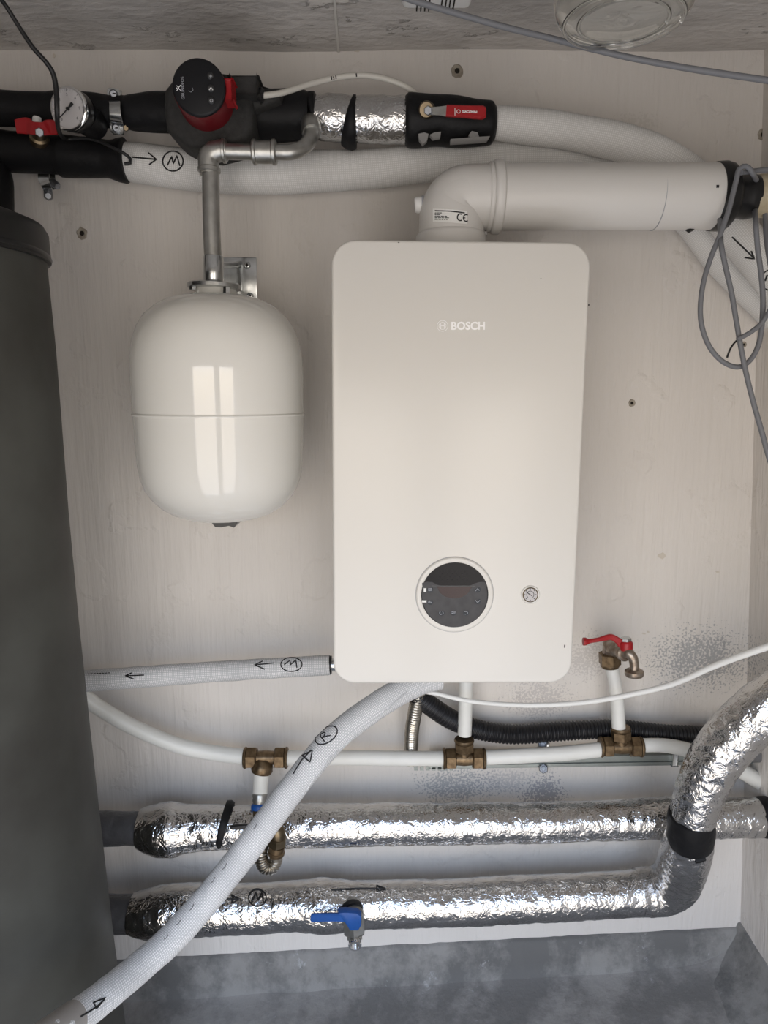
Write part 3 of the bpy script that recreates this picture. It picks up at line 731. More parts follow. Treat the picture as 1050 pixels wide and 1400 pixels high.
t = thing('insulated_pipe', tuple(W(80, 215, .07)), 'black taped pipe at upper left ending where the white M pipe starts', 'pipe')
tube('insulation', [(-160, 200, .07, 52), (-20, 204, .07, 52), (20, 208, .07, 52), (60, 211, .07, 50), (83, 213, .07, 50), (86, 214, .07, 54), (110, 215, .07, 52), (133, 216, .07, 50), (150, 218, .07, 48), (162, 219.5, .07, 55), (171, 220, .07, 58), (173, 220, .07, 53)], tape, t, seg=40, disp=lump(.002, 16, 2))
tube('down_branch', [(-60, 215, .08, 60), (-20, 235, .085, 60), (-14, 270, .09, 60), (-16, 330, .09, 60)], tape, t, seg=30)
def gauge():
    c = W(94, 149, .185)
    t = thing('pressure_gauge', tuple(c), 'round chrome-rimmed pressure gauge on the black pipe at upper left', 'gauge')
    nrm = V((-.25, -1, -.12)).normalized(); k = mpp(94, 149, .185); r = 27.5 * k
    latw('case', c - nrm * .030, c, [(0, r * .80), (.3, r * .97), (.8, r * .99), (1, r * .96)], black, t, seg=48)
    latw('bezel', c - nrm * .006, c + nrm * .003, [(0, r * .97), (.2, r * 1.02), (.8, r * 1.02), (1, r * .95), (1, r * .90), (.6, r * .885), (.1, r * .885)], chrome, t, seg=64)
    df = latw('dial_face', c - nrm * .003, c + nrm * .0006, [(0, r * .93), (1, r * .93), (1.001, 0)], dial, t, seg=48)
    u = V((1, 0, 0)); u = (u - nrm * u.dot(nrm)).normalized(); v = nrm.cross(u); v = v if v.z > 0 else -v
    def q(a, b, h=.001): return c + u * a * r + v * b * r + nrm * h
    for i, ch in enumerate(('0', '1', '2', '3', '4', '5', '6')):
        a = R(225 - i * 45); text('numeral', ch, .0055, greyink, df, q(.63 * cos(a), .63 * sin(a)), u, v)
        P = [(*q(.78 * cos(a), .78 * sin(a)), .0004), (*q(.88 * cos(a), .88 * sin(a)), .0004)]
        tube('tick', P, greyink, df, seg=5, world=True, smoothpath=False)
    for k2 in range(0, 28):
        a = R(225 - k2 * 10); tube('tick', [(*q(.82 * cos(a), .82 * sin(a)), .0002), (*q(.87 * cos(a), .87 * sin(a)), .0002)], greyink, df, seg=4, world=True, smoothpath=False)
    tube('needle', [(*q(.30, .22, .003), .0022), (*q(.22, .15, .003), .0022), (*q(.05, .03, .003), .0008), (*q(-.25, -.20, .003), .0008), (*q(-.72, -.52, .003), .0005)], ink, t, seg=6, world=True, smoothpath=False)
    latw('hub', q(0, 0, .001), q(0, 0, .005), [(0, .0028), (1, .0022)], ink, t, seg=14)
    latw('stem', c - nrm * .028, V((c.x + .01, -.10, c.z)), [(0, .010), (1, .010)], bronze, t, seg=16)
    latw('taped_boss', c - nrm * .030, V((c.x + .012, -.11, c.z)), [(0, r * .85), (1, r * .7)], tape, t, seg=30)
gauge()
def clamp():
    t = thing('pipe_clamp', tuple(W(157, 152, .10)), 'bright zinc pipe clamp with two screws around the black pipe right of gauge', 'clamp')
    barp('strap', [(155, 121, .112, 12), (155, 124, .112, 17), (156, 132, .112, 18), (156, 137, .116, 16), (157, 141, .13, 15), (157, 148, .139, 15), (158, 158, .139, 16), (159, 166, .13, 17), (159, 169, .116, 18), (160, 178, .112, 18), (160, 182, .112, 15), (160, 184, .112, 9)], bright, t, thick=.0012, step=.002)
    barp('rear_strap', [(158, 124, .100, 17), (158, 133, .100, 18), (158, 140, .085, 16), (158, 150, .062, 16), (158, 162, .066, 16), (160, 170, .088, 17), (161, 174, .100, 18), (162, 184, .100, 15)], bright, t, thick=.0012, step=.002)
    for (x, y) in ((155, 128), (158.5, 175)):
        s_ = lat('screw', (x, y, .112), (x, y, .119), [(0, 5.5), (.5, 5.5), (1, 3.8), (1.01, 0)], boltm, t, seg=18)
        box('slot', V(W(x - 3, y + .8, .1188)), V(W(x + 3, y - .8, .1188)) + V((0, -.0008, 0)), dark, s_)
    lat('wall_rod', (159, 152, .06), (159, 152, .002), [(0, 4), (1, 4)], bright, t, seg=12)
    lat('side_nut', (172, 175, .10), (172, 175, .108), [(0, 4.5), (1, 3.5)], bronze, t, seg=6)
clamp()
def redvalve():
    t = thing('shutoff_valve', tuple(W(52, 172, .14)), 'small valve with red butterfly handle below the pressure gauge', 'valve')
    lat('valve_body', (54, 192, .10), (53, 176, .125), [(0, 13), (.4, 13), (.5, 10), (1, 9)], bronze, t)
    lat('bleed_cap', (50, 172, .12), (51, 160, .12), [(0, 6), (.8, 6), (1, 5)], plast, t)
    bar('handle', [(*W(22, 173, .150), .0105, .002), (*W(36, 172, .150), .0125, .002), (*W(44, 175, .154), .010, .0022), (*W(53, 176, .156), .010, .0025), (*W(62, 176, .154), .010, .0022), (*W(68, 174, .150), .0115, .002), (*W(79, 175, .150), .0105, .002)], redp, t, side=(0, 0, 1), step=.002, chamfer=.6)
    nut('handle_nut', (54, 181, .150), (54, 181, .164), 6, boltm, t)
redvalve()
def hanger():
    t = thing('pipe_hanger', tuple(W(66, 256, .04)), 'small zinc hanger bracket with screws under the lower black pipe', 'bracket')
    barp('hook_plate', [(60, 232, .06, 15), (60, 245, .062, 15), (64, 255, .060, 13), (66, 262, .052, 12), (67, 270, .05, 10), (67, 274, .05, 6)], bright, t, thick=.0014)
    barp('rear_plate', [(68, 236, .045, 14), (70, 248, .045, 12), (70, 258, .04, 9)], bright, t, thick=.0014)
    lat('screw', (66, 267, .048), (66, 268, .062), [(0, 6.5), (.6, 6.5), (1, 4)], boltm, t, seg=6)
    lat('screw', (73, 250, .05), (79, 255, .062), [(0, 6), (.5, 6), (1, 4)], boltm, t, seg=6)
    lat('wall_rod', (66, 268, .05), (66, 268, .001), [(0, 3), (1, 3)], bright, t, seg=10)
hanger()
o = tube('sensor_cable', [(-110, -230, .32, 6), (-70, -120, .31, 6), (-14, -24, .30, 6), (10, 11, .28, 6), (25, 35, .27, 6), (45, 65, .26, 6.5), (63, 85, .25, 6.5), (73, 102, .24, 7), (77, 125, .235, 7), (78, 150, .235, 7), (79, 172, .215, 6), (84, 186, .15, 5.5), (92, 190, .118, 4.5), (112, 189, .116, 4.5), (132, 192, .116, 4.5), (152, 201, .118, 4.5), (170, 210, .118, 4.5), (178, 217, .110, 4.5), (178, 223, .105, 4.5), (170, 224, .108, 4.5)], bcable, None, seg=10, step=.004)
tag(o, 'thin black cable hanging from the top left corner across the gauge', 'cable')
o = thing('pump_cable', tuple(W(490, 106, .12)), 'cream cable arching from the pump plug over to the foil pipe', 'cable')
pc = tube('cable_sheath', [(357, 131, .175, 8), (385, 127, .165, 8), (420, 116, .14, 8), (455, 107, .125, 8), (490, 103, .12, 8), (520, 106, .115, 8), (550, 116, .11, 8), (572, 130, .105, 8)], ccable, o, seg=12, bvh=True)
for a, b in ((453, 107), (456, 107), (459, 106), (487, 103)): inkline(pc, [(a, b - 2.5), (a + .5, b + 2)], 1.6, name='print_mark')

# ------------------------------------------------------------------ flue
def fluepart():
    d = .19
    t = thing('flue_elbow', tuple(W(616, 325, d)), 'white flue elbow with rating label rising from the boiler top', 'flue elbow')
    # base socket
    lat('base_socket', (616, 345, d), (616, 319, d), [(0, 47.5), (.8, 47.5), (.9, 46.5), (1, 44)], flue, t, seg=56)
    el = tube('elbow_body', [(617, 316, d, 86), (618, 300, d, 86), (620, 286, d, 84), (626, 276, d, 82), (638, 271, d, 82), (656, 270, d, 83), (672, 270, d, 84)], flue, t, seg=56, step=.003, bvh=True)
    # sharp outer-corner fullness: a second swept shell nearer the outside corner
    b2 = tube('elbow_shell', [(617, 326, d, 89), (617, 305, d, 88), (617, 290, d, 86), (620.5, 278, d, 80), (628, 270.5, d, 79), (640, 269.5, d, 82), (660, 270, d, 83)], flue, t, seg=56, step=.003, bvh=True)
    lat('collar_bead', (666, 270, d), (672, 270, d), [(0, 43), (.3, 44.5), (.7, 44.5), (1, 43)], flue, t, seg=64)
    lat('collar', (672, 270, d), (686, 270, d), [(0, 44), (.1, 46.5), (.3, 47.5), (.75, 47.5), (.9, 46), (1, 43)], flue, t, seg=64)
    lat('test_cap', (582, 280, d), (567, 281, d), [(0, 8), (.3, 8), (.35, 11), (.8, 11), (1, 9)], plast, t, seg=14)
    lat('test_cap_ring', (581, 280, d), (576, 280, d), [(0, 11.5), (1, 11.5)], greyprint, t, seg=20)
    screw = lat('drip_screw', (664, 317, d + .02), (664, 321, d + .02), [(0, 2), (1, 2)], chrome, t, seg=10)
    # rating label wrapped on the front: a grid dropped on the elbow surface
    bvs = [BV[el.name], BV[b2.name]]
    def hit(px, py):
        best = None
        o_, d_ = ray(px, py)
        for b_ in bvs:
            h, n_, _, ds = b_.ray_cast(o_, d_)
            if h is not None and (best is None or ds < best[2]): best = (h, n_ if n_.dot(d_) < 0 else -n_, ds)
        return best
    G = []; fs = []; NX, NY = 14, 6
    for j in range(NY + 1):
        for i in range(NX + 1):
            px = 592 + 46 * i / NX; py = 286 + 18 * j / NY + 3 * (i / NX) ** 2 - .5
            h = hit(px, py); G.append(h[0] + h[1] * .0007)
    for j in range(NY):
        for i in range(NX): a = j * (NX + 1) + i; fs.append((a, a + 1, a + NX + 2, a + NX + 1))
    lb = mk('rating_label', G, fs, paper, t)
    def pr(pts, w_):
        P = [];
        for (x, y) in pts:
            h = hit(x, y); P.append((*(h[0] + h[1] * .0009), w_ * .5 * h[2] / FOC))
        tube('print_line', P, ink, lb, seg=5, world=True, smoothpath=False)
    pr([(595, 288.4), (605, 288.6), (615, 289), (625, 290), (635, 291.4)], 1.5)
    for k, (ln) in enumerate((9, 7, 17, 19, 17)):
        y = 291.4 + k * 2.2; x = 595
        while x < 595 + ln:
            s_ = random.choice((2, 3, 4)); pr([(x, y), (min(x + s_, 595 + ln), y)], .9); x += s_ + 1
    pr(circ(629, 297.3, 3.9, 4.6, n=12, a0=R(60), a1=R(300)), 1.5)
    pr(circ(637, 298.2, 3.9, 4.6, n=12, a0=R(60), a1=R(300)), 1.5); pr([(633.6, 298.2), (635.8, 298.2)], 1.3)
    # horizontal tube
    t2 = thing('flue_pipe', tuple(W(830, 270, d)), 'long white horizontal flue pipe with black rubber collar at its right end', 'flue pipe')
    tb = lat('tube', (684, 270, d), (975, 269, d), [(0, 42.4), (1, 42.4)], flue, t2, seg=72, bvh=True)
    lat('joint_line', (895.4, 270, d), (896.6, 270, d), [(0, 42.2), (.5, 42.75), (1, 42.2)], greyprint, t2, seg=72)
    lat('tube_extension', (896, 269.5, d), (975, 269, d), [(0, 42.62), (1, 42.62)], flue, t2, seg=72)
    h, n_, _, ds = BV[tb.name].ray_cast(*ray(689, 265)); latw('screw', h, h - V((0, .003, 0)), [(0, .0032), (.6, .0032), (1, .002)], dark, t2, seg=14)
    h, n_, _, ds = BV[tb.name].ray_cast(*ray(981, 255)) 
    if h is not None: box('square_mark', h - V((.002, .0012, .002)), h + V((.002, .0004, .002)), ink, t2)
    lat('rubber_collar', (974, 269, d), (999, 268.5, d), [(0, 43.6), (.12, 44.2), (.5, 44.6), (.62, 43.4), (.8, 42.5), (1, 37)], rubber, t2, seg=64)
    lat('clip_tab', (938, 313, d), (948, 311, d), [(0, 3), (.3, 6), (1, 4)], rubber, t2, seg=8)
    lat('rubber_bellows', (996, 269, d), (1032, 269, d), [(0, 31), (.2, 29), (.4, 27.5), (.6, 29), (.75, 29), (.95, 27.5), (1, 24)], rubber, t2, seg=48)
    t3 = tube('wall_duct', [(1026, 269, d, 54), (1050, 268, d, 55), (1160, 267, d, 55)], foampipe, None, seg=40, disp=lump(.002, 40))
    tag(t3, 'yellowed foam duct entering the right wall beyond the flue collar', 'duct')
fluepart()

# ------------------------------------------------------------------ boiler
def boiler():
    d = .30
    tl = W(453, 327, d); tr = W(809, 331, d); bl = W(455.5, 935, d); br = W(781, 934, d)
    x0, x1 = (tl.x + bl.x) / 2, (tr.x + br.x) / 2; z0 = bl.z; z1 = tl.z
    print('boiler size', x1 - x0, z1 - z0, tl, tr, bl, br)
    t = thing('gas_boiler', ((x0 + x1) / 2, -.0, z0), 'large white wall-hung gas boiler with round black display', 'boiler')
    def rr(ax0, ax1, az0, az1, r, y, n=10):
        out = []
        for (cx, cz, a0) in ((ax1 - r, az1 - r, 0), (ax0 + r, az1 - r, 90), (ax0 + r, az0 + r, 180), (ax1 - r, az0 + r, 270)):
            for k in range(n + 1): a = R(a0 + 90 * k / n); out.append(V((cx + r * cos(a), y, cz + r * sin(a))))
        return out
    # outline follows the photographed corners (panel is very slightly tapered by its own lean)
    def shape(p):
        u = (p.x - x0) / (x1 - x0); v = (p.z - z0) / (z1 - z0)
        x = (bl.x * (1 - v) + tl.x * v) * (1 - u) + (br.x * (1 - v) + tr.x * v) * u
        z = (bl.z * (1 - u) + br.z * u) * (1 - v) + (tl.z * (1 - u) + tr.z * u) * v
        return V((x, p.y, z))
    rad_ = .036
    pan = slab('front_panel', [shape(p) for p in rr(x0, x1, z0, z1, rad_, -d)], (0, .035, 0), casing, t, bev=.0045, seg=3, bvh=True)
    slab('rear_casing', [shape(p) for p in rr(x0 + .006, x1 - .006, z0 + .006, z1 - .006, rad_, -d + .03)], (0, d - .035, 0), casing, t)
    Y = -d - .0002
    def F(px, py, out=0.): p = W(px, py, d + out); return p
    k = mpp(621, 813, d)
    c = F(621.5, 813)
    latw('bezel_groove', (c.x, -d + .0001, c.z), (c.x, -d - .0004, c.z), [(0, 53.6 * k), (1, 53.6 * k), (1.01, 0)], greyprint, t, seg=72)
    vs_ = [(0, 53 * k), (.3, 53 * k), (.75, 51.8 * k), (.9, 49.5 * k), (.55, 46.5 * k), (.5, 45.5 * k)]
    latw('display_bezel', (c.x, -d, c.z), (c.x, -d - .004, c.z), vs_, casing, t, seg=72)
    g = latw('display', (c.x, -d, c.z), (c.x, -d - .0025, c.z), [(0, 45.8 * k), (1, 45.8 * k), (1.001, 0)], blackgloss, t, seg=72, bvh=True)
    yy = d + .0027
    # dusty half-peeled film
    up = [(577, 797), (584, 795.5), (591, 796), (597, 799), (602, 801)]; up2 = [(642, 801), (648, 798), (654, 796), (660, 795.5), (663, 796)]
    arc = circ(621.5, 813, 44.6, n=22, a0=R(-22), a1=R(202))
    fo = up + up2 + [(x, y) for x, y in arc if y > 797]
    slab('film', [W(a, b, yy + .0001) for a, b in fo], (0, .0004, 0), film, g)
    wo_ = [(597, 802), (646, 802)] + circ(621, 803, 22, 15, n=14, a0=R(10), a1=R(170))
    slab('readout_window', [W(a, b, yy + .0006) for a, b in wo_], (0, .0004, 0), darkred, g)
    tube('readout_edge', [(590, 801, yy + .0003, 1), (650, 801, yy + .0003, 1)], greyink, g, seg=6)
    def key(px, py, strokes, w_=1.2, m_=greyprint):
        b = lat('key', (px, py, yy), (px, py, yy + .0008), [(0, 4.2), (1, 4.2), (1.01, 0)], black, g, seg=20)
        for s_ in strokes: tube('key_symbol', [(px + a, py + e_, yy + .0010, w_) for a, e_ in s_], m_, b, seg=6, smoothpath=False)
    key(653, 806, [[(-3, 2), (0, -1.5), (3, 2)]]); key(653, 822, [[(-3, -1.5), (0, 2), (3, -1.5)]])
    key(588, 806, [[(-2.5, -1.5), (2.5, -1.5)], [(-2.5, 1.5), (2.5, 1.5)], [(-2.8, 0), (2.8, 0)]]); key(588, 823, [[(-3, 0), (1, 0), (3, 2.5)], [(-1, -2), (-1, 0)]])
    key(603.5, 838, [circ(0, 0, 2.4, n=10, a0=R(-50), a1=R(230)), [(0, 1), (0, 2.6)]]); key(620, 837.5, [[(-2.5, -1), (0, -1)], [(-2.5, 1), (0, 1)], [(1, 2), (1, -1.5), (3, -1.5), (3, 2)]])
    key(637, 837.5, [[(-2.5, -1.5), (1, -1.5), (2.5, .5), (1, 2.3), (-1.5, 2.3)]])
    for (x, y, w_, h_) in ((581, 806.5, 3.4, 5), (580, 822, 6, 3)):
        box('sticker_scrap', V(W(x - w_ / 2, y + h_ / 2, yy)), V(W(x + w_ / 2, y - h_ / 2, yy)) + V((0, -.0008, 0)), paper, g, bev=.0003)
    # sensor dots under the display
    for r_ in range(4):
        for q in range(12): 
            if (q + r_) % 2 == 0:
                tube('grille_dot', [(601 + q * 3.4, 781 + r_ * 4, yy, 1), (601.8 + q * 3.4, 781 + r_ * 4, yy, 1)], film, g, seg=4)
    # manometer
    c = F(725, 813)
    latw('manometer_recess', (c.x, -d + .0002, c.z), (c.x, -d - .0016, c.z), [(0, 13.5 * k), (1, 12.2 * k), (.6, 10.5 * k)], casing, t, seg=40)
    mg = latw('manometer', (c.x, -d, c.z), (c.x, -d - .0022, c.z), [(0, 10.6 * k), (.8, 10.6 * k), (1, 9.8 * k), (.7, 9 * k), (.7, 0)], bronze, t, seg=36)
    md = latw('manometer_dial', (c.x, -d, c.z), (c.x, -d - .0018, c.z), [(0, 9.2 * k), (1, 9.2 * k), (1.001, 0)], dial, mg.parent, seg=36)
    zz = d + .0021
    tube('scale_arc', [(a, b, zz, .9) for a, b in circ(725, 813, 5, n=12, a0=R(130), a1=R(410))], greyink, md, seg=5, smoothpath=False)
    tube('needle', [(727, 814.5, zz, 1), (719, 809, zz, 1)], ink, md, seg=5, smoothpath=False)
    for a in range(0, 360, 45): tube('tick', [(725 + 7 * cos(R(a)), 813 + 7 * sin(R(a)), zz, .9), (725 + 8.4 * cos(R(a)), 813 + 8.4 * sin(R(a)), zz, .9)], ink, md, seg=5, smoothpath=False)
    # maker's mark
    ck = mpp(640, 446, d)
    text('lettering', 'BOSCH', 14.4 * ck, whiteink, t, W(640, 446, d + .0005), (1, 0, 0), (0, 0, 1), bold=.0005, depth=.0002)
    def em(pts, w_=.9, cl=False): tube('emblem', [(a, b, d + .0004, w_) for a, b in (pts + ([pts[0]] if cl else []))], whiteink, t, seg=6, smoothpath=False)
    em(circ(605, 445.5, 7.4), .8, True); em(circ(605, 445.5, 4.9), .7, True); em([(602.6, 441.5), (602.6, 449.5)], 1); em([(607.4, 441.5), (607.4, 449.5)], 1); em([(602.6, 445.5), (607.4, 445.5)], 1)
    for (x, y, w_, h_) in ((772, 883.5, 1.6, 4), (805, 417, 1.5, 2.5), (545, 331.5, 2, 1), (739.5, 381, 1.5, .8)):
        box('chip_mark', V(W(x - w_ / 2, y + h_ / 2, d)) + V((0, .0004, 0)), V(W(x + w_ / 2, y - h_ / 2, d)) + V((0, -.0004, 0)), dark, t)
boiler()

# ------------------------------------------------------------------ pipes round and under the boiler
p = tube('insulated_pipe', [(60, 935, .12, 32), (118, 931, .12, 30), (200, 925, .12, 29), (300, 918, .12, 28), (400, 912, .12, 27.5), (451, 909, .12, 27)], whitesc, None, seg=32, disp=lump(.001, 30, 4), bvh=True)
tag(p, 'straight white jacketed pipe marked M from tank to boiler left side', 'pipe')
inkline(p, circ(398.5, 908.5, 14.5, 9.5), 1.6, closed=True); inkline(p, [(388.4, 908.8), (396.4, 903), (397.5, 909), (404.4, 902.4), (406, 913)], 1.8)
inkline(p, [(374, 906.5), (350, 909)], 1.6); inkline(p, [(359, 904), (348, 909), (362, 915)], 1.6)
inkline(p, [(197, 923), (172, 924)], 1.6); inkline(p, [(180, 920), (171, 924), (183, 928.5)], 1.6)
for x in range(120, 152, 4):
    inkline(p, [(x, 921.5 - (x - 120) * .05), (x + 2.5, 921.4 - (x - 120) * .05)], 1.2, name='print_mark')
t = thing('pipe_end', tuple(W(452, 909, .12)), 'steel pipe stub with black gasket between white M pipe and boiler', 'pipe')
lat('black_gasket', (451, 909, .12), (453.5, 909, .12), [(0, 12.5), (1, 12.5)], rubber, t, seg=24)
lat('stub', (452, 909, .12), (475, 909, .12), [(0, 9), (1, 9)], bright, t, seg=24)

H = tube('insulated_pipe', [(600, 925, .18, 35), (575, 932, .19, 35), (545, 946, .205, 36), (505, 972, .225, 36.5), (465, 1002, .25, 37), (430, 1040, .28, 37.5), (392, 1088, .31, 38), (352, 1142, .34, 38.5), (312, 1194, .37, 39), (272, 1243, .405, 39.5), (232, 1286, .445, 40), (190, 1323, .49, 41), (150, 1356, .54, 42.5), (108, 1388, .59, 44), (50, 1428, .66, 47), (-10, 1466, .72, 50)], whitesc, None, seg=44, step=.004, disp=lambda s, a, P: .0012 * noise.noise(P * 22) + .0007 * noise.noise(P * 90), bvh=True)
tag(H, 'thick white woven-jacket pipe marked R sweeping diagonally down to the left', 'pipe')
inkline(H, circ(446.2, 1005.3, 17, 9.8, rot=R(-35)), 1.7, closed=True)
inkline(H, [(443.8, 1014), (438.4, 1007), (438.4, 1004.4), (442.2, 1001.5), (444.6, 1002), (443.9, 1004.8), (441.5, 1008.8)], 1.6); inkline(H, [(440.7, 1008.9), (447, 1006.3), (452, 1005.6)], 1.6)
sm = [(556, 946), (538, 962), (520, 978), (497, 993), (482, 1008), (470, 1021), (449, 1037), (441, 1050), (430, 1063), (421, 1077), (410, 1090)]
sm = [(a + 2.2 * noise.noise(V((i * .9, q * 1.3, 0))) + (sm[i + 1][0] - a) * q / 6, b + 2.2 * noise.noise(V((i * .7, q * 1.7, 5))) + (sm[i + 1][1] - b) * q / 6) for i, (a, b) in enumerate(sm[:-1]) for q in range(6)]
inkline(H, sm, 3.4, whitesc, name='jacket_seam', lift=-.0004)
inkline(H, [(401, 1058), (412, 1040), (425, 1026)], 2.); inkline(H, [(413, 1033), (427, 1026), (424, 1042), (413, 1033)], 1.8)
inkline(H, [(110, 1390), (122, 1383), (134, 1375), (143, 1366)], 2.0); inkline(H, [(127, 1371), (144, 1364), (132, 1379), (128, 1372)], 1.8)
for (a, b, c_, d_) in ((311, 1180, 304, 1189), (295, 1199, 289, 1207), (266, 1236, 259, 1245), (248, 1258, 240, 1265), (231, 1278, 224, 1284), (352, 1126, 347, 1133)):
    inkline(H, [(a - 1, b), ((a + c_) / 2, (b + d_) / 2 + 1.5), (c_, d_)], 1.1, greyink, name='scuff')
e1 = tube('end_tape', [(101, 1393, .598, 46.3), (92, 1399, .609, 46.8), (50, 1428, .66, 49), (-10, 1466, .72, 52)], M('grey_duct_tape', (.30, .28, .26), .5, bump=.3, bscale=80), H, seg=44, disp=lump(.0006, 30))

# white multilayer pipe run in four lengths
GR = 'white plastic water pipes'
DP = .075
for pts, lab in [
    ([(60, 925, .10, 22), (110, 950, .095, 22), (135, 967, .09, 21), (180, 993, .085, 21), (240, 1018, .08, 21), (290, 1029, DP, 21), (338, 1035, DP, 21)], 'bare white plastic pipe curving from the tank to left brass tee'),
    ([(392, 1036, DP, 20), (480, 1036, DP, 20), (560, 1037, DP, 20), (612, 1037, DP, 20)], 'bare white plastic pipe between left and middle brass tees'),
    ([(656, 1036, DP, 20), (700, 1034, DP, 20), (770, 1030, DP, 20), (826, 1024, DP, 20)], 'bare white plastic pipe between middle and right brass tees'),
    ([(872, 1019, DP, 19), (905, 1019, DP, 19), (935, 1024, DP, 20), (970, 1035, .07, 20), (1010, 1052, .065, 21), (1050, 1076, .04, 22), (1075, 1090, .03, 22)], 'bare white plastic pipe from right brass tee down behind the foil bend')]:
    tag(tube('water_pipe', pts, mlpipe, None, seg=22), lab, 'pipe')
tag(tube('water_pipe', [(637, 925, DP, 19), (636.5, 960, DP, 19), (635, 1004, DP, 19)], mlpipe, None, seg=22), 'short vertical white pipe dropping from boiler underside to middle tee', 'pipe')
tag(tube('water_pipe', [(835, 905, .07, 17.5), (840, 930, .072, 17.5), (844, 960, .074, 18), (846, 998, DP, 18.5)], mlpipe, None, seg=22), 'slightly bent vertical white pipe feeding the red-handled tap', 'pipe')
tag(tube('water_pipe', [(358, 1048, .088, 20.5), (356.5, 1070, .092, 20.5), (355.5, 1088, .092, 20)], mlpipe, None, seg=22), 'very short white pipe below the left brass tee', 'pipe')

def tee(cx, cy, half, nutw, nr, branch, label, d=DP, bl=22, bell=False):
    t = thing('pipe_tee', tuple(W(cx, cy, d)), label, 'pipe fitting', 'brass compression tees')
    lat('body', (cx - half + 2, cy, d), (cx + half - 2, cy, d), [(0, 10), (.3, 9), (.5, 10), (.7, 9), (1, 10)], brass, t, seg=24)
    s = 1 if branch == 'down' else -1
    lat('branch', (cx, cy, d), (cx, cy + s * bl * .8, d), [(0, 9), (.6, 9), (1, 10)], brass, t, seg=24)
    for q in (-1, 1):
        a = cx + q * (half - nutw); b_ = cx + q * half
        nut('nut', (a, cy, d), (b_ - q * 3, cy, d), nr, brass, t)
        lat('nut_collar', (b_ - q * 3.5, cy, d), (b_, cy, d), [(0, nr * .93), (.4, nr * .98), (1, nr * .9)], brass, t, seg=24)
    if bell:
        lat('branch_bell', (cx - 3, cy + 3, d + .008), (cx - 6, cy + 20, d + .012), [(0, 8), (.3, 13), (.8, 15), (1, 13.5), (1, 11), (.7, 10)], brass, t, seg=24); return
    nut('nut', (cx, cy + s * (bl - 12), d), (cx, cy + s * (bl + 1), d), nr * .92, brass, t)
    lat('nut_collar', (cx, cy + s * (bl + 1), d), (cx, cy + s * (bl + 5), d), [(0, nr * .88), (.5, nr * .92), (1, nr * .84)], brass, t, seg=24)
tee(363.5, 1036, 30, 18, 15, 'down', 'brass tee at left with its branch pointing down, by the diagonal pipe', bl=17, bell=True)
tee(634.5, 1037, 29, 18, 15, 'up', 'middle brass tee under the boiler with branch pointing up')
tee(849, 1021, 29, 17, 14.5, 'up', 'right brass tee below the red-handled tap')

def tap():
    d = .07
    t = thing('garden_tap', tuple(W(834, 900, d)), 'worn metal wall tap with red lever handle right of the boiler', 'tap')
    nut('nut', (834, 909, d), (833.5, 892, d), 15, brass, t)
    lat('nut_collar', (834.3, 912, d), (834, 907, d), [(0, 11.5), (.5, 13), (1, 13)], brass, t)
    lat('riser', (833.5, 894, d), (833, 880, d + .01), [(0, 10), (1, 8.5)], tapmetal, t)
    lat('body', (832, 884, d + .0), (856, 894, d + .055), [(0, 8), (.15, 10), (.45, 10), (.5, 8.5), (.8, 8.5), (.82, 11), (.95, 11), (1, 9)], tapmetal, t)
    lat('bonnet', (846, 888, d + .025), (851, 876, d + .04), [(0, 8), (.6, 7), (1, 5)], tapmetal, t)
    tube('spout', [(852, 893, d + .05, 14), (859, 893, d + .06, 14), (865, 899, d + .065, 13.5), (867, 908, d + .066, 12.5), (867, 917, d + .066, 12)], tapmetal, t, seg=22, step=.002)
    lat('spout_flange', (867, 915, d + .066), (867, 924, d + .066), [(0, 9), (.25, 12.5), (.75, 12.8), (1, 11.5), (1, 8), (.7, 7.5)], tapmetal, t)
    h = bar('lever', [(*W(797, 877, d + .055), .0070, .0060), (*W(801, 877, d + .055), .0070, .006), (*W(806, 876.5, d + .055), .0042, .0035), (*W(818, 874.5, d + .055), .0040, .003), (*W(828, 872, d + .053), .0052, .003), (*W(836, 871, d + .052), .0056, .003), (*W(845, 876, d + .052), .0062, .003), (*W(852, 882, d + .052), .0085, .003), (*W(862, 885, d + .052), .0085, .003)], red, t, side=(0, 0, 1), step=.002, chamfer=.6)
    lat('lever_hub', (856, 888, d + .052), (856, 876, d + .052), [(0, 9), (.8, 9), (1, 7)], red, t, seg=20)
    nut('lever_nut', (856, 879, d + .052), (856, 871.5, d + .052), 7, bright, t)
tap()

# corrugated black conduit
o = tube('corrugated_hose', [(590, 925, .10, 30), (565, 950, .10, 28), (548, 938, .10, 24)] if False else [(545, 925, .10, 25), (566, 947, .085, 26), (590, 966, .07, 26), (618, 984, .06, 26), (655, 998, .05, 25), (700, 1004, .045, 25), (750, 1001, .045, 25), (800, 998, .045, 24), (850, 997, .045, 24), (905, 1002, .045, 22), (950, 1004, .045, 22), (1000, 1006, .045, 22), (1060, 1006, .045, 23), (1130, 1006, .045, 24)],
     corr, None, seg=24, step=.0010, disp=ribs(.0014, .0072))
tag(o, 'black corrugated conduit sagging from under the boiler to the right', 'hose')
o = tube('flexible_hose', [(572, 928, .09, 19), (571, 950, .088, 19), (567, 975, .08, 18.5), (563, 1000, .06, 18.5), (562, 1030, .045, 18), (562, 1044, .045, 17)], flexm, None, seg=22, step=.0009, disp=ribs(.0010, .0058))
tag(o, 'stainless corrugated hose dropping from the boiler behind the white pipe', 'hose')
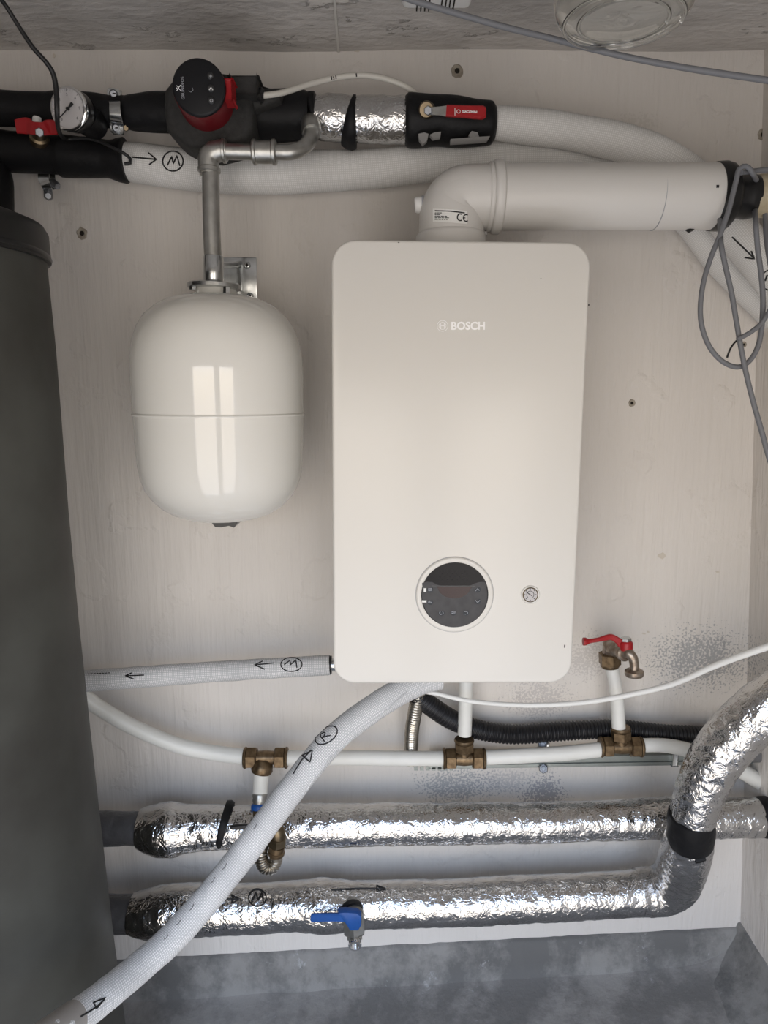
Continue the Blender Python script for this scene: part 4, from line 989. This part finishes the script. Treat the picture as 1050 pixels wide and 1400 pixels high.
o = tube('thermostat_cable', [(566, 930, .14, 6), (573, 943, .145, 6), (600, 949, .155, 6), (640, 958, .16, 6.3), (690, 963, .15, 6.5), (740, 964, .15, 6.8), (800, 960, .16, 7), (860, 950, .17, 7.5), (920, 935, .20, 8), (980, 909, .25, 9), (1050, 884, .30, 10), (1130, 860, .33, 11), (1225, 838, .34, 11)], wcable, None, seg=12)
tag(o, 'thin white cable drooping below the boiler towards the right edge', 'cable')

# steel rail behind the pipes
def rail():
    t = thing('mounting_rail', tuple(W(760, 1045, .02)), 'long dull zinc mounting rail on the wall behind the white pipes', 'rail')
    def prof(px0, py0, px1, py1, h, d=.022):
        bar('channel', [(*W(px0, py0, d), h * .5 * mpp(px0, py0, d), .010), (*W(px1, py1, d), h * .5 * mpp(px1, py1, d), .010)], railm, t, side=(0, 0, 1), smoothpath=False, chamfer=.1)
    prof(586, 1041, 1120, 1033, 16)
    bar('lip', [(*W(586, 1048, .034), .0018, .0012), (*W(1120, 1039, .034), .0018, .0012)], railm, t, side=(0, 0, 1), smoothpath=False)
    for k in range(7): box('rail_tooth', V(W(566 + k * 8, 1049.5, .02)), V(W(571 + k * 8, 1044, .02)) + V((0, -.012, 0)), railm, t)
    for (x, y, s_) in ((742, 1018, 1), (743, 1051, 1)):
        nut('bolt', (x, y, .014), (x, y, .044), 6.5, boltm, t)
        lat('bolt_tip', (x, y, .044), (x, y, .050), [(0, 3.5), (1, 3)], boltm, t, seg=12)
    box('pipe_hook', V(W(735, 1021, .034)), V(W(750, 1015, .034)) + V((0, -.006, 0)), bright, t, bev=.001)
    box('rail_clip', V(W(916, 1044, .03)), V(W(925, 1026, .03)) + V((0, -.010, 0)), bright, t, bev=.002)
rail()
tag(tube('drain_pipe', [(960, 1030, .05, 24), (1010, 1030, .05, 24), (1050, 1030, .05, 24), (1120, 1030, .05, 25)], M('grey_pipe_plastic', (.11, .11, .115), .45), None, seg=22), 'dark grey pipe low at right edge behind the foil bend', 'pipe')

# left drain assembly below the tee
def drain():
    t = thing('drain_valve', tuple(W(360, 1120, .15)), 'small drain valve with blue ring, black lever and hooked steel hose', 'valve')
    d = .10
    lat('steel_union', (355.5, 1084, d - .006), (355, 1098, d), [(0, 9.5), (.15, 10.5), (.5, 9.5), (.7, 10.3), (1, 9)], steel, t)
    lat('blue_ring', (354.5, 1099, d), (354, 1108, d + .005), [(0, 9.5), (.3, 11), (.7, 11), (1, 9.5)], blue, t)
    lat('valve_body', (354, 1108, d + .005), (356, 1150, d + .05), [(0, 8.5), (.25, 9.5), (.4, 12), (.7, 12), (1, 9)], bronze, t)
    bar('lever', [(*W(352, 1130, d + .075), .0045, .0035), (*W(335, 1130, d + .075), .0052, .0035), (*W(318, 1131, d + .075), .0045, .0035), (*W(315, 1131, d + .075), .003, .003)], black, t, side=(0, 0, 1), chamfer=.5)
    lat('side_outlet', (356, 1138, d + .05), (376, 1136, d + .065), [(0, 10), (1, 11)], bronze, t)
    tube('outlet_elbow', [(372, 1132, d + .07, 20), (379, 1137, d + .075, 21), (380, 1147, d + .075, 20), (379, 1160, d + .075, 18)], bronze, t, seg=24, step=.002)
    nut('nipple_nut', (379.5, 1144, d + .075), (379, 1156, d + .075), 13, bronze, t)
    lat('nipple', (379, 1156, d + .075), (377, 1170, d + .075), [(0, 11), (.5, 10.5), (.55, 11.5), (.8, 11.5), (1, 9.5)], brass, t)
    tube('corrugated_hook', [(377.5, 1166, d + .075, 17), (377, 1177, d + .075, 17), (372, 1186, d + .078, 17.5), (364, 1186, d + .08, 18), (358, 1177, d + .08, 18), (357, 1165, d + .075, 17), (360, 1152, d + .06, 16)], flexm, t, seg=24, step=.0008, disp=ribs(.0009, .0042))
drain()

# ------------------------------------------------------------------ foil pipes near the floor
DF = .10
t = thing('foil_wrapped_pipe', tuple(W(560, 1128, DF)), 'upper of the two low horizontal foil-wrapped pipes, with narrow black band', 'pipe')
tube('rear_hose_end', [(60, 1133, DF, 44), (130, 1133, DF, 44), (170, 1133, DF, 43), (200, 1133, DF, 44)], greytape, t, seg=32, disp=crinkle(.0022, 34, 9))
tube('foil', [(192, 1133, DF, 52), (203, 1133, DF, 60), (218, 1134, DF, 69), (238, 1134, DF, 70), (252, 1133, DF, 62), (290, 1131, DF, 57), (340, 1131, DF, 56), (420, 1129, DF, 56), (520, 1127, DF, 54), (620, 1126, DF, 53), (720, 1125, DF, 52), (820, 1122, DF, 51), (885, 1119, DF, 52), (915, 1119, DF, 56), (960, 1119, DF, 52), (1036, 1117, DF, 51)], foilm, t, seg=84, step=.0026, disp=crinkle(.0020, 38, 1))
tube('black_band', [(303, 1126, DF + .002, 59), (308, 1127, DF + .002, 62), (312, 1128, DF + .002, 59)], tape, t, seg=36, disp=lump(.002, 40))
tube('black_end', [(1034, 1117, DF, 50), (1042, 1117, DF, 54), (1120, 1117, DF, 54)], tape, t, seg=32)
t = thing('foil_wrapped_pipe', tuple(W(560, 1237, DF)), 'lowest foil-wrapped pipe that bends up at right, marked with M and arrow', 'pipe')
tube('rear_hose_end', [(80, 1250, DF, 50), (140, 1250, DF, 50), (175, 1250, DF, 48), (200, 1250, DF, 50)], greytape, t, seg=32, disp=crinkle(.0022, 34, 5))
LF = tube('foil', [(180, 1248, DF, 52), (200, 1249, DF, 62), (225, 1247, DF, 68), (270, 1244, DF, 66), (330, 1242, DF, 62), (400, 1239, DF, 62), (440, 1238, DF, 68), (480, 1238, DF, 62), (540, 1236, DF, 58), (620, 1234, DF, 58), (700, 1230, DF, 58), (780, 1226, DF, 57), (850, 1222, DF, 57), (893, 1218, DF, 58)], foilm, t, seg=84, step=.0026, disp=crinkle(.0020, 37, 4), bvh=True)
tube('elbow_foil', [(872, 1220, DF, 60), (900, 1218, DF, 61), (920, 1208, DF + .01, 63), (931, 1190, DF + .04, 63), (937, 1168, DF + .075, 64), (943, 1144, DF + .10, 61)], foil2, t, seg=72, step=.0026, disp=crinkle(.0026, 50, 6), bvh=True)
inkline(bpy.data.objects['elbow_foil'], [(950, 1177), (957, 1176), (964, 1173)], 8, tape, name='tape_patch', lift=-.002)
inkline(LF, circ(352, 1227.5, 12, 11.5), 1.7, closed=True, lift=.0012); inkline(LF, [(344, 1233), (350, 1220), (353, 1231), (358, 1220), (360, 1234)], 1.8, lift=.0012)
inkline(LF, [(306, 1229), (326, 1229)], 1.6, lift=.0012); inkline(LF, [(316, 1224), (327, 1229), (318, 1235), (318, 1224)], 1.6, lift=.0012)
inkline(LF, [(453, 1217), (490, 1215), (527, 1215)], 1.6, lift=.0012); inkline(LF, [(515, 1211), (527, 1215), (515, 1219), (515, 1211)], 1.5, lift=.0012)
t = thing('foil_wrapped_pipe', tuple(W(980, 1050, .2)), 'thick foil-wrapped pipe arching up and out at the lower right', 'pipe')
tube('foil', [(944, 1150, DF + .11, 53), (946, 1125, DF + .12, 56), (952, 1095, DF + .125, 60), (966, 1060, DF + .132, 64), (990, 1022, DF + .14, 67), (1020, 990, DF + .15, 70), (1056, 962, DF + .16, 74), (1120, 925, DF + .17, 78)], foilm, t, seg=84, step=.0026, disp=crinkle(.0026, 48, 2))
tube('black_band', [(944, 1150, DF + .11, 58), (944, 1144, DF + .113, 61), (945, 1122, DF + .12, 62), (945.5, 1113, DF + .124, 59)], tape, t, seg=40, disp=lump(.001, 40))

def bluevalve():
    d = DF + .045
    t = thing('drain_valve', tuple(W(484, 1258, d)), 'drain valve with a blue plastic lever on the lowest foil pipe', 'valve')
    lat('root', (481, 1238, DF + .02), (483, 1254, d + .005), [(0, 17), (.8, 15), (1, 15)], steel, t)
    lat('black_seal', (481, 1243, d - .01), (482, 1248, d), [(0, 15.5), (.5, 16), (1, 14.5)], black, t, seg=30)
    nut('valve_body', (483, 1246, d + .0), (485, 1276, d + .008), 16, steel, t)
    slab('lever_head', [W(a, b, d + .034) for a, b in [(462, 1249), (470, 1248), (488, 1249), (494, 1254), (494, 1266), (490, 1273), (478, 1273), (474, 1266), (468, 1258)]], (0, .018, 0), blue, t, bev=.003, seg=2)
    bar('lever', [(*W(425, 1254.5, d + .028), .0050, .003), (*W(428, 1254.5, d + .028), .0085, .0038), (*W(450, 1254, d + .028), .0082, .0038), (*W(468, 1254, d + .028), .0085, .0045), (*W(478, 1256, d + .026), .0085, .0045)], blue, t, side=(0, 0, 1), step=.002, chamfer=.5)
    nut('outlet_nut', (484.5, 1274, d + .006), (485, 1286, d + .016), 11.5, steel, t)
    lat('nozzle', (485, 1284, d + .014), (485.3, 1294, d + .030), [(0, 8.6), (.2, 9.4), (.8, 9.2), (1, 8.4), (1, 6), (.6, 6)], chrome, t)
bluevalve()

# ------------------------------------------------------------------ cables at right and along the top
o = tube('grey_cable', [(250, -196, .42, 8), (330, -115, .42, 8), (420, -55, .42, 8), (500, -22, .42, 8), (563, 0, .42, 8), (626, 19, .42, 8), (690, 37, .42, 8), (751, 52, .43, 8), (810, 67, .43, 8), (867, 80, .44, 8), (950, 95, .45, 8.4), (1050, 110, .46, 8.6), (1130, 122, .46, 9), (1270, 142, .46, 9)], gcable, None, seg=12)
tag(o, 'taut grey cable slanting across the top right, below the glass lamp', 'cable')
DC = .255
def cab(pts, lab, w_=7, m_=gcable, nm='grey_cable', d=DC, cat='cable'):
    q = [(a[0], a[1], a[2] if len(a) > 2 else d, w_) for a in pts]
    return tag(tube(nm, q, m_, None, seg=12, step=.004), lab, cat)
cab([(1120, 226, .20), (1060, 231, .22), (1030, 234, .235), (1013, 236)], 'short grey cable lying level across the flue collar', 7)
cab([(1034, 246, .22), (1029, 237), (1023, 229), (1016, 227.5), (1010, 232), (1007, 245), (1002, 265), (997, 285), (990, 306), (983, 325), (972, 352), (962, 385), (957.5, 420), (960, 448), (970, 474), (985, 492), (1002, 501), (1016, 500), (1029, 488), (1038, 468), (1042, 440), (1043, 405), (1040, 370), (1036, 340), (1033, 300), (1032, 270, .12), (1034, 240, .11)], 'grey cable hanging in a long teardrop loop over the flue collar')
cab([(984, 296, .215), (985, 315, .235), (986, 335), (992, 365), (1000, 400), (1006, 435), (1013, 475), (1020, 510), (1030, 550), (1042, 592), (1056, 640), (1100, 760), (1178, 900, .25)], d=.265, lab='grey cable strand falling through the loop to the right edge')
cab([(1046, 290, .2), (1048, 330, .22), (1056, 380, .24), (1058, 410, .25), (1050, 428), (1040, 443), (1025, 455), (1008, 464)], 'grey cable end curving back into the loop from the right edge', 6.5, d=.272)
cab([(1009, 464), (1003, 470), (998, 478), (994, 489)], 'thin black bared wire tip inside the hanging grey loop', 2.6, bcable, 'wire_tip')
# ------------------------------------------------------------------ ceiling fittings
def lamp():
    dd = .50
    cb = W(852, 30, dd); cx, cz = cb.x, cb.z; k = mpp(852, 20, dd)
    y = -dd
    t = thing('ceiling_lamp', (cx, y, ZC), 'clear glass globe of the ceiling lamp, cropped at the top right', 'lamp')
    Rg = 99 * k; Hh = ZC - .03 - cz
    outer = [(0, 0), (.012, Rg * .50), (0, Rg * .66), (.012, Rg * .80), (.06, Rg * .90), (.14, Rg * .95), (.4, Rg), (.8, Rg * .96), (1.0, Rg * .70)]
    inner = [(t_, max(0, r_ - .003)) for t_, r_ in reversed(outer)]
    inner = [(max(t_, .02) + (.016 if t_ < .1 else 0), r_) for t_, r_ in inner]
    latw('glass_globe', (cx, y, cz), (cx, y, cz + Hh), outer + inner, glass, t, seg=64)
    for rr_, zz_ in ((.80, .0004), (.60, .0)):
        tube('moulded_ring', [(cx + Rg * rr_ * cos(2 * pi * q / 48), y + Rg * rr_ * sin(2 * pi * q / 48), cz + zz_, .0022) for q in range(49)], glass, t, seg=10, world=True, smoothpath=False)
    latw('lamp_base', (cx, y, ZC - .045), (cx, y, ZC - .001), [(0, Rg * .72), (.1, Rg * .76), (1, Rg * .8)], ceilm, t, seg=48)
lamp()
def vent():
    # white slotted plastic vent on the ceiling: near edge in the photo between x 547 and 632, bottom y 15
    o_, d_ = ray(590, 14)
    tt = (ZC - .026 - CH) / d_.z; p_ = o_ + d_ * tt
    yb = p_.y; k = (CD + yb) / FOC
    x0 = (547 - 525) * k; x1 = (632 - 525) * k
    t = thing('ceiling_vent', ((x0 + x1) / 2, yb - .03, ZC), 'white slotted plastic fitting on the ceiling, cropped by the top edge', 'vent')
    box('housing', (x0, yb - .12, ZC - .026), (x1, yb, ZC - .001), plast, t, bev=.009, seg=4)
    for k2 in list(range(4)) + list(range(6, 10)):
        xx = x0 + .022 + k2 * .0062
        if xx < x1 - .01: box('slot', (xx, yb - .05, ZC - .0275), (xx + .002, yb + .0006, ZC - .010), dark, t)
vent()
o = mk('ceiling_seam', [V((W(462, 40, 0).x + a, b, ZC - .004)) for a, b in ((-.001, -.001), (.003, -.001), (.010, -.30), (.006, -.30), (-.001, -.001))][:4] +
       [V((W(462, 40, 0).x + a, b, ZC + .003)) for a, b in ((-.001, -.001), (.003, -.001), (.010, -.30), (.006, -.30))],
       [(0, 1, 2, 3), (4, 5, 6, 7), (0, 1, 5, 4), (1, 2, 6, 5), (2, 3, 7, 6), (3, 0, 4, 7)], M('seam_filler', (.62, .60, .56), .7), bpy.data.objects['ceiling'], smooth=False)
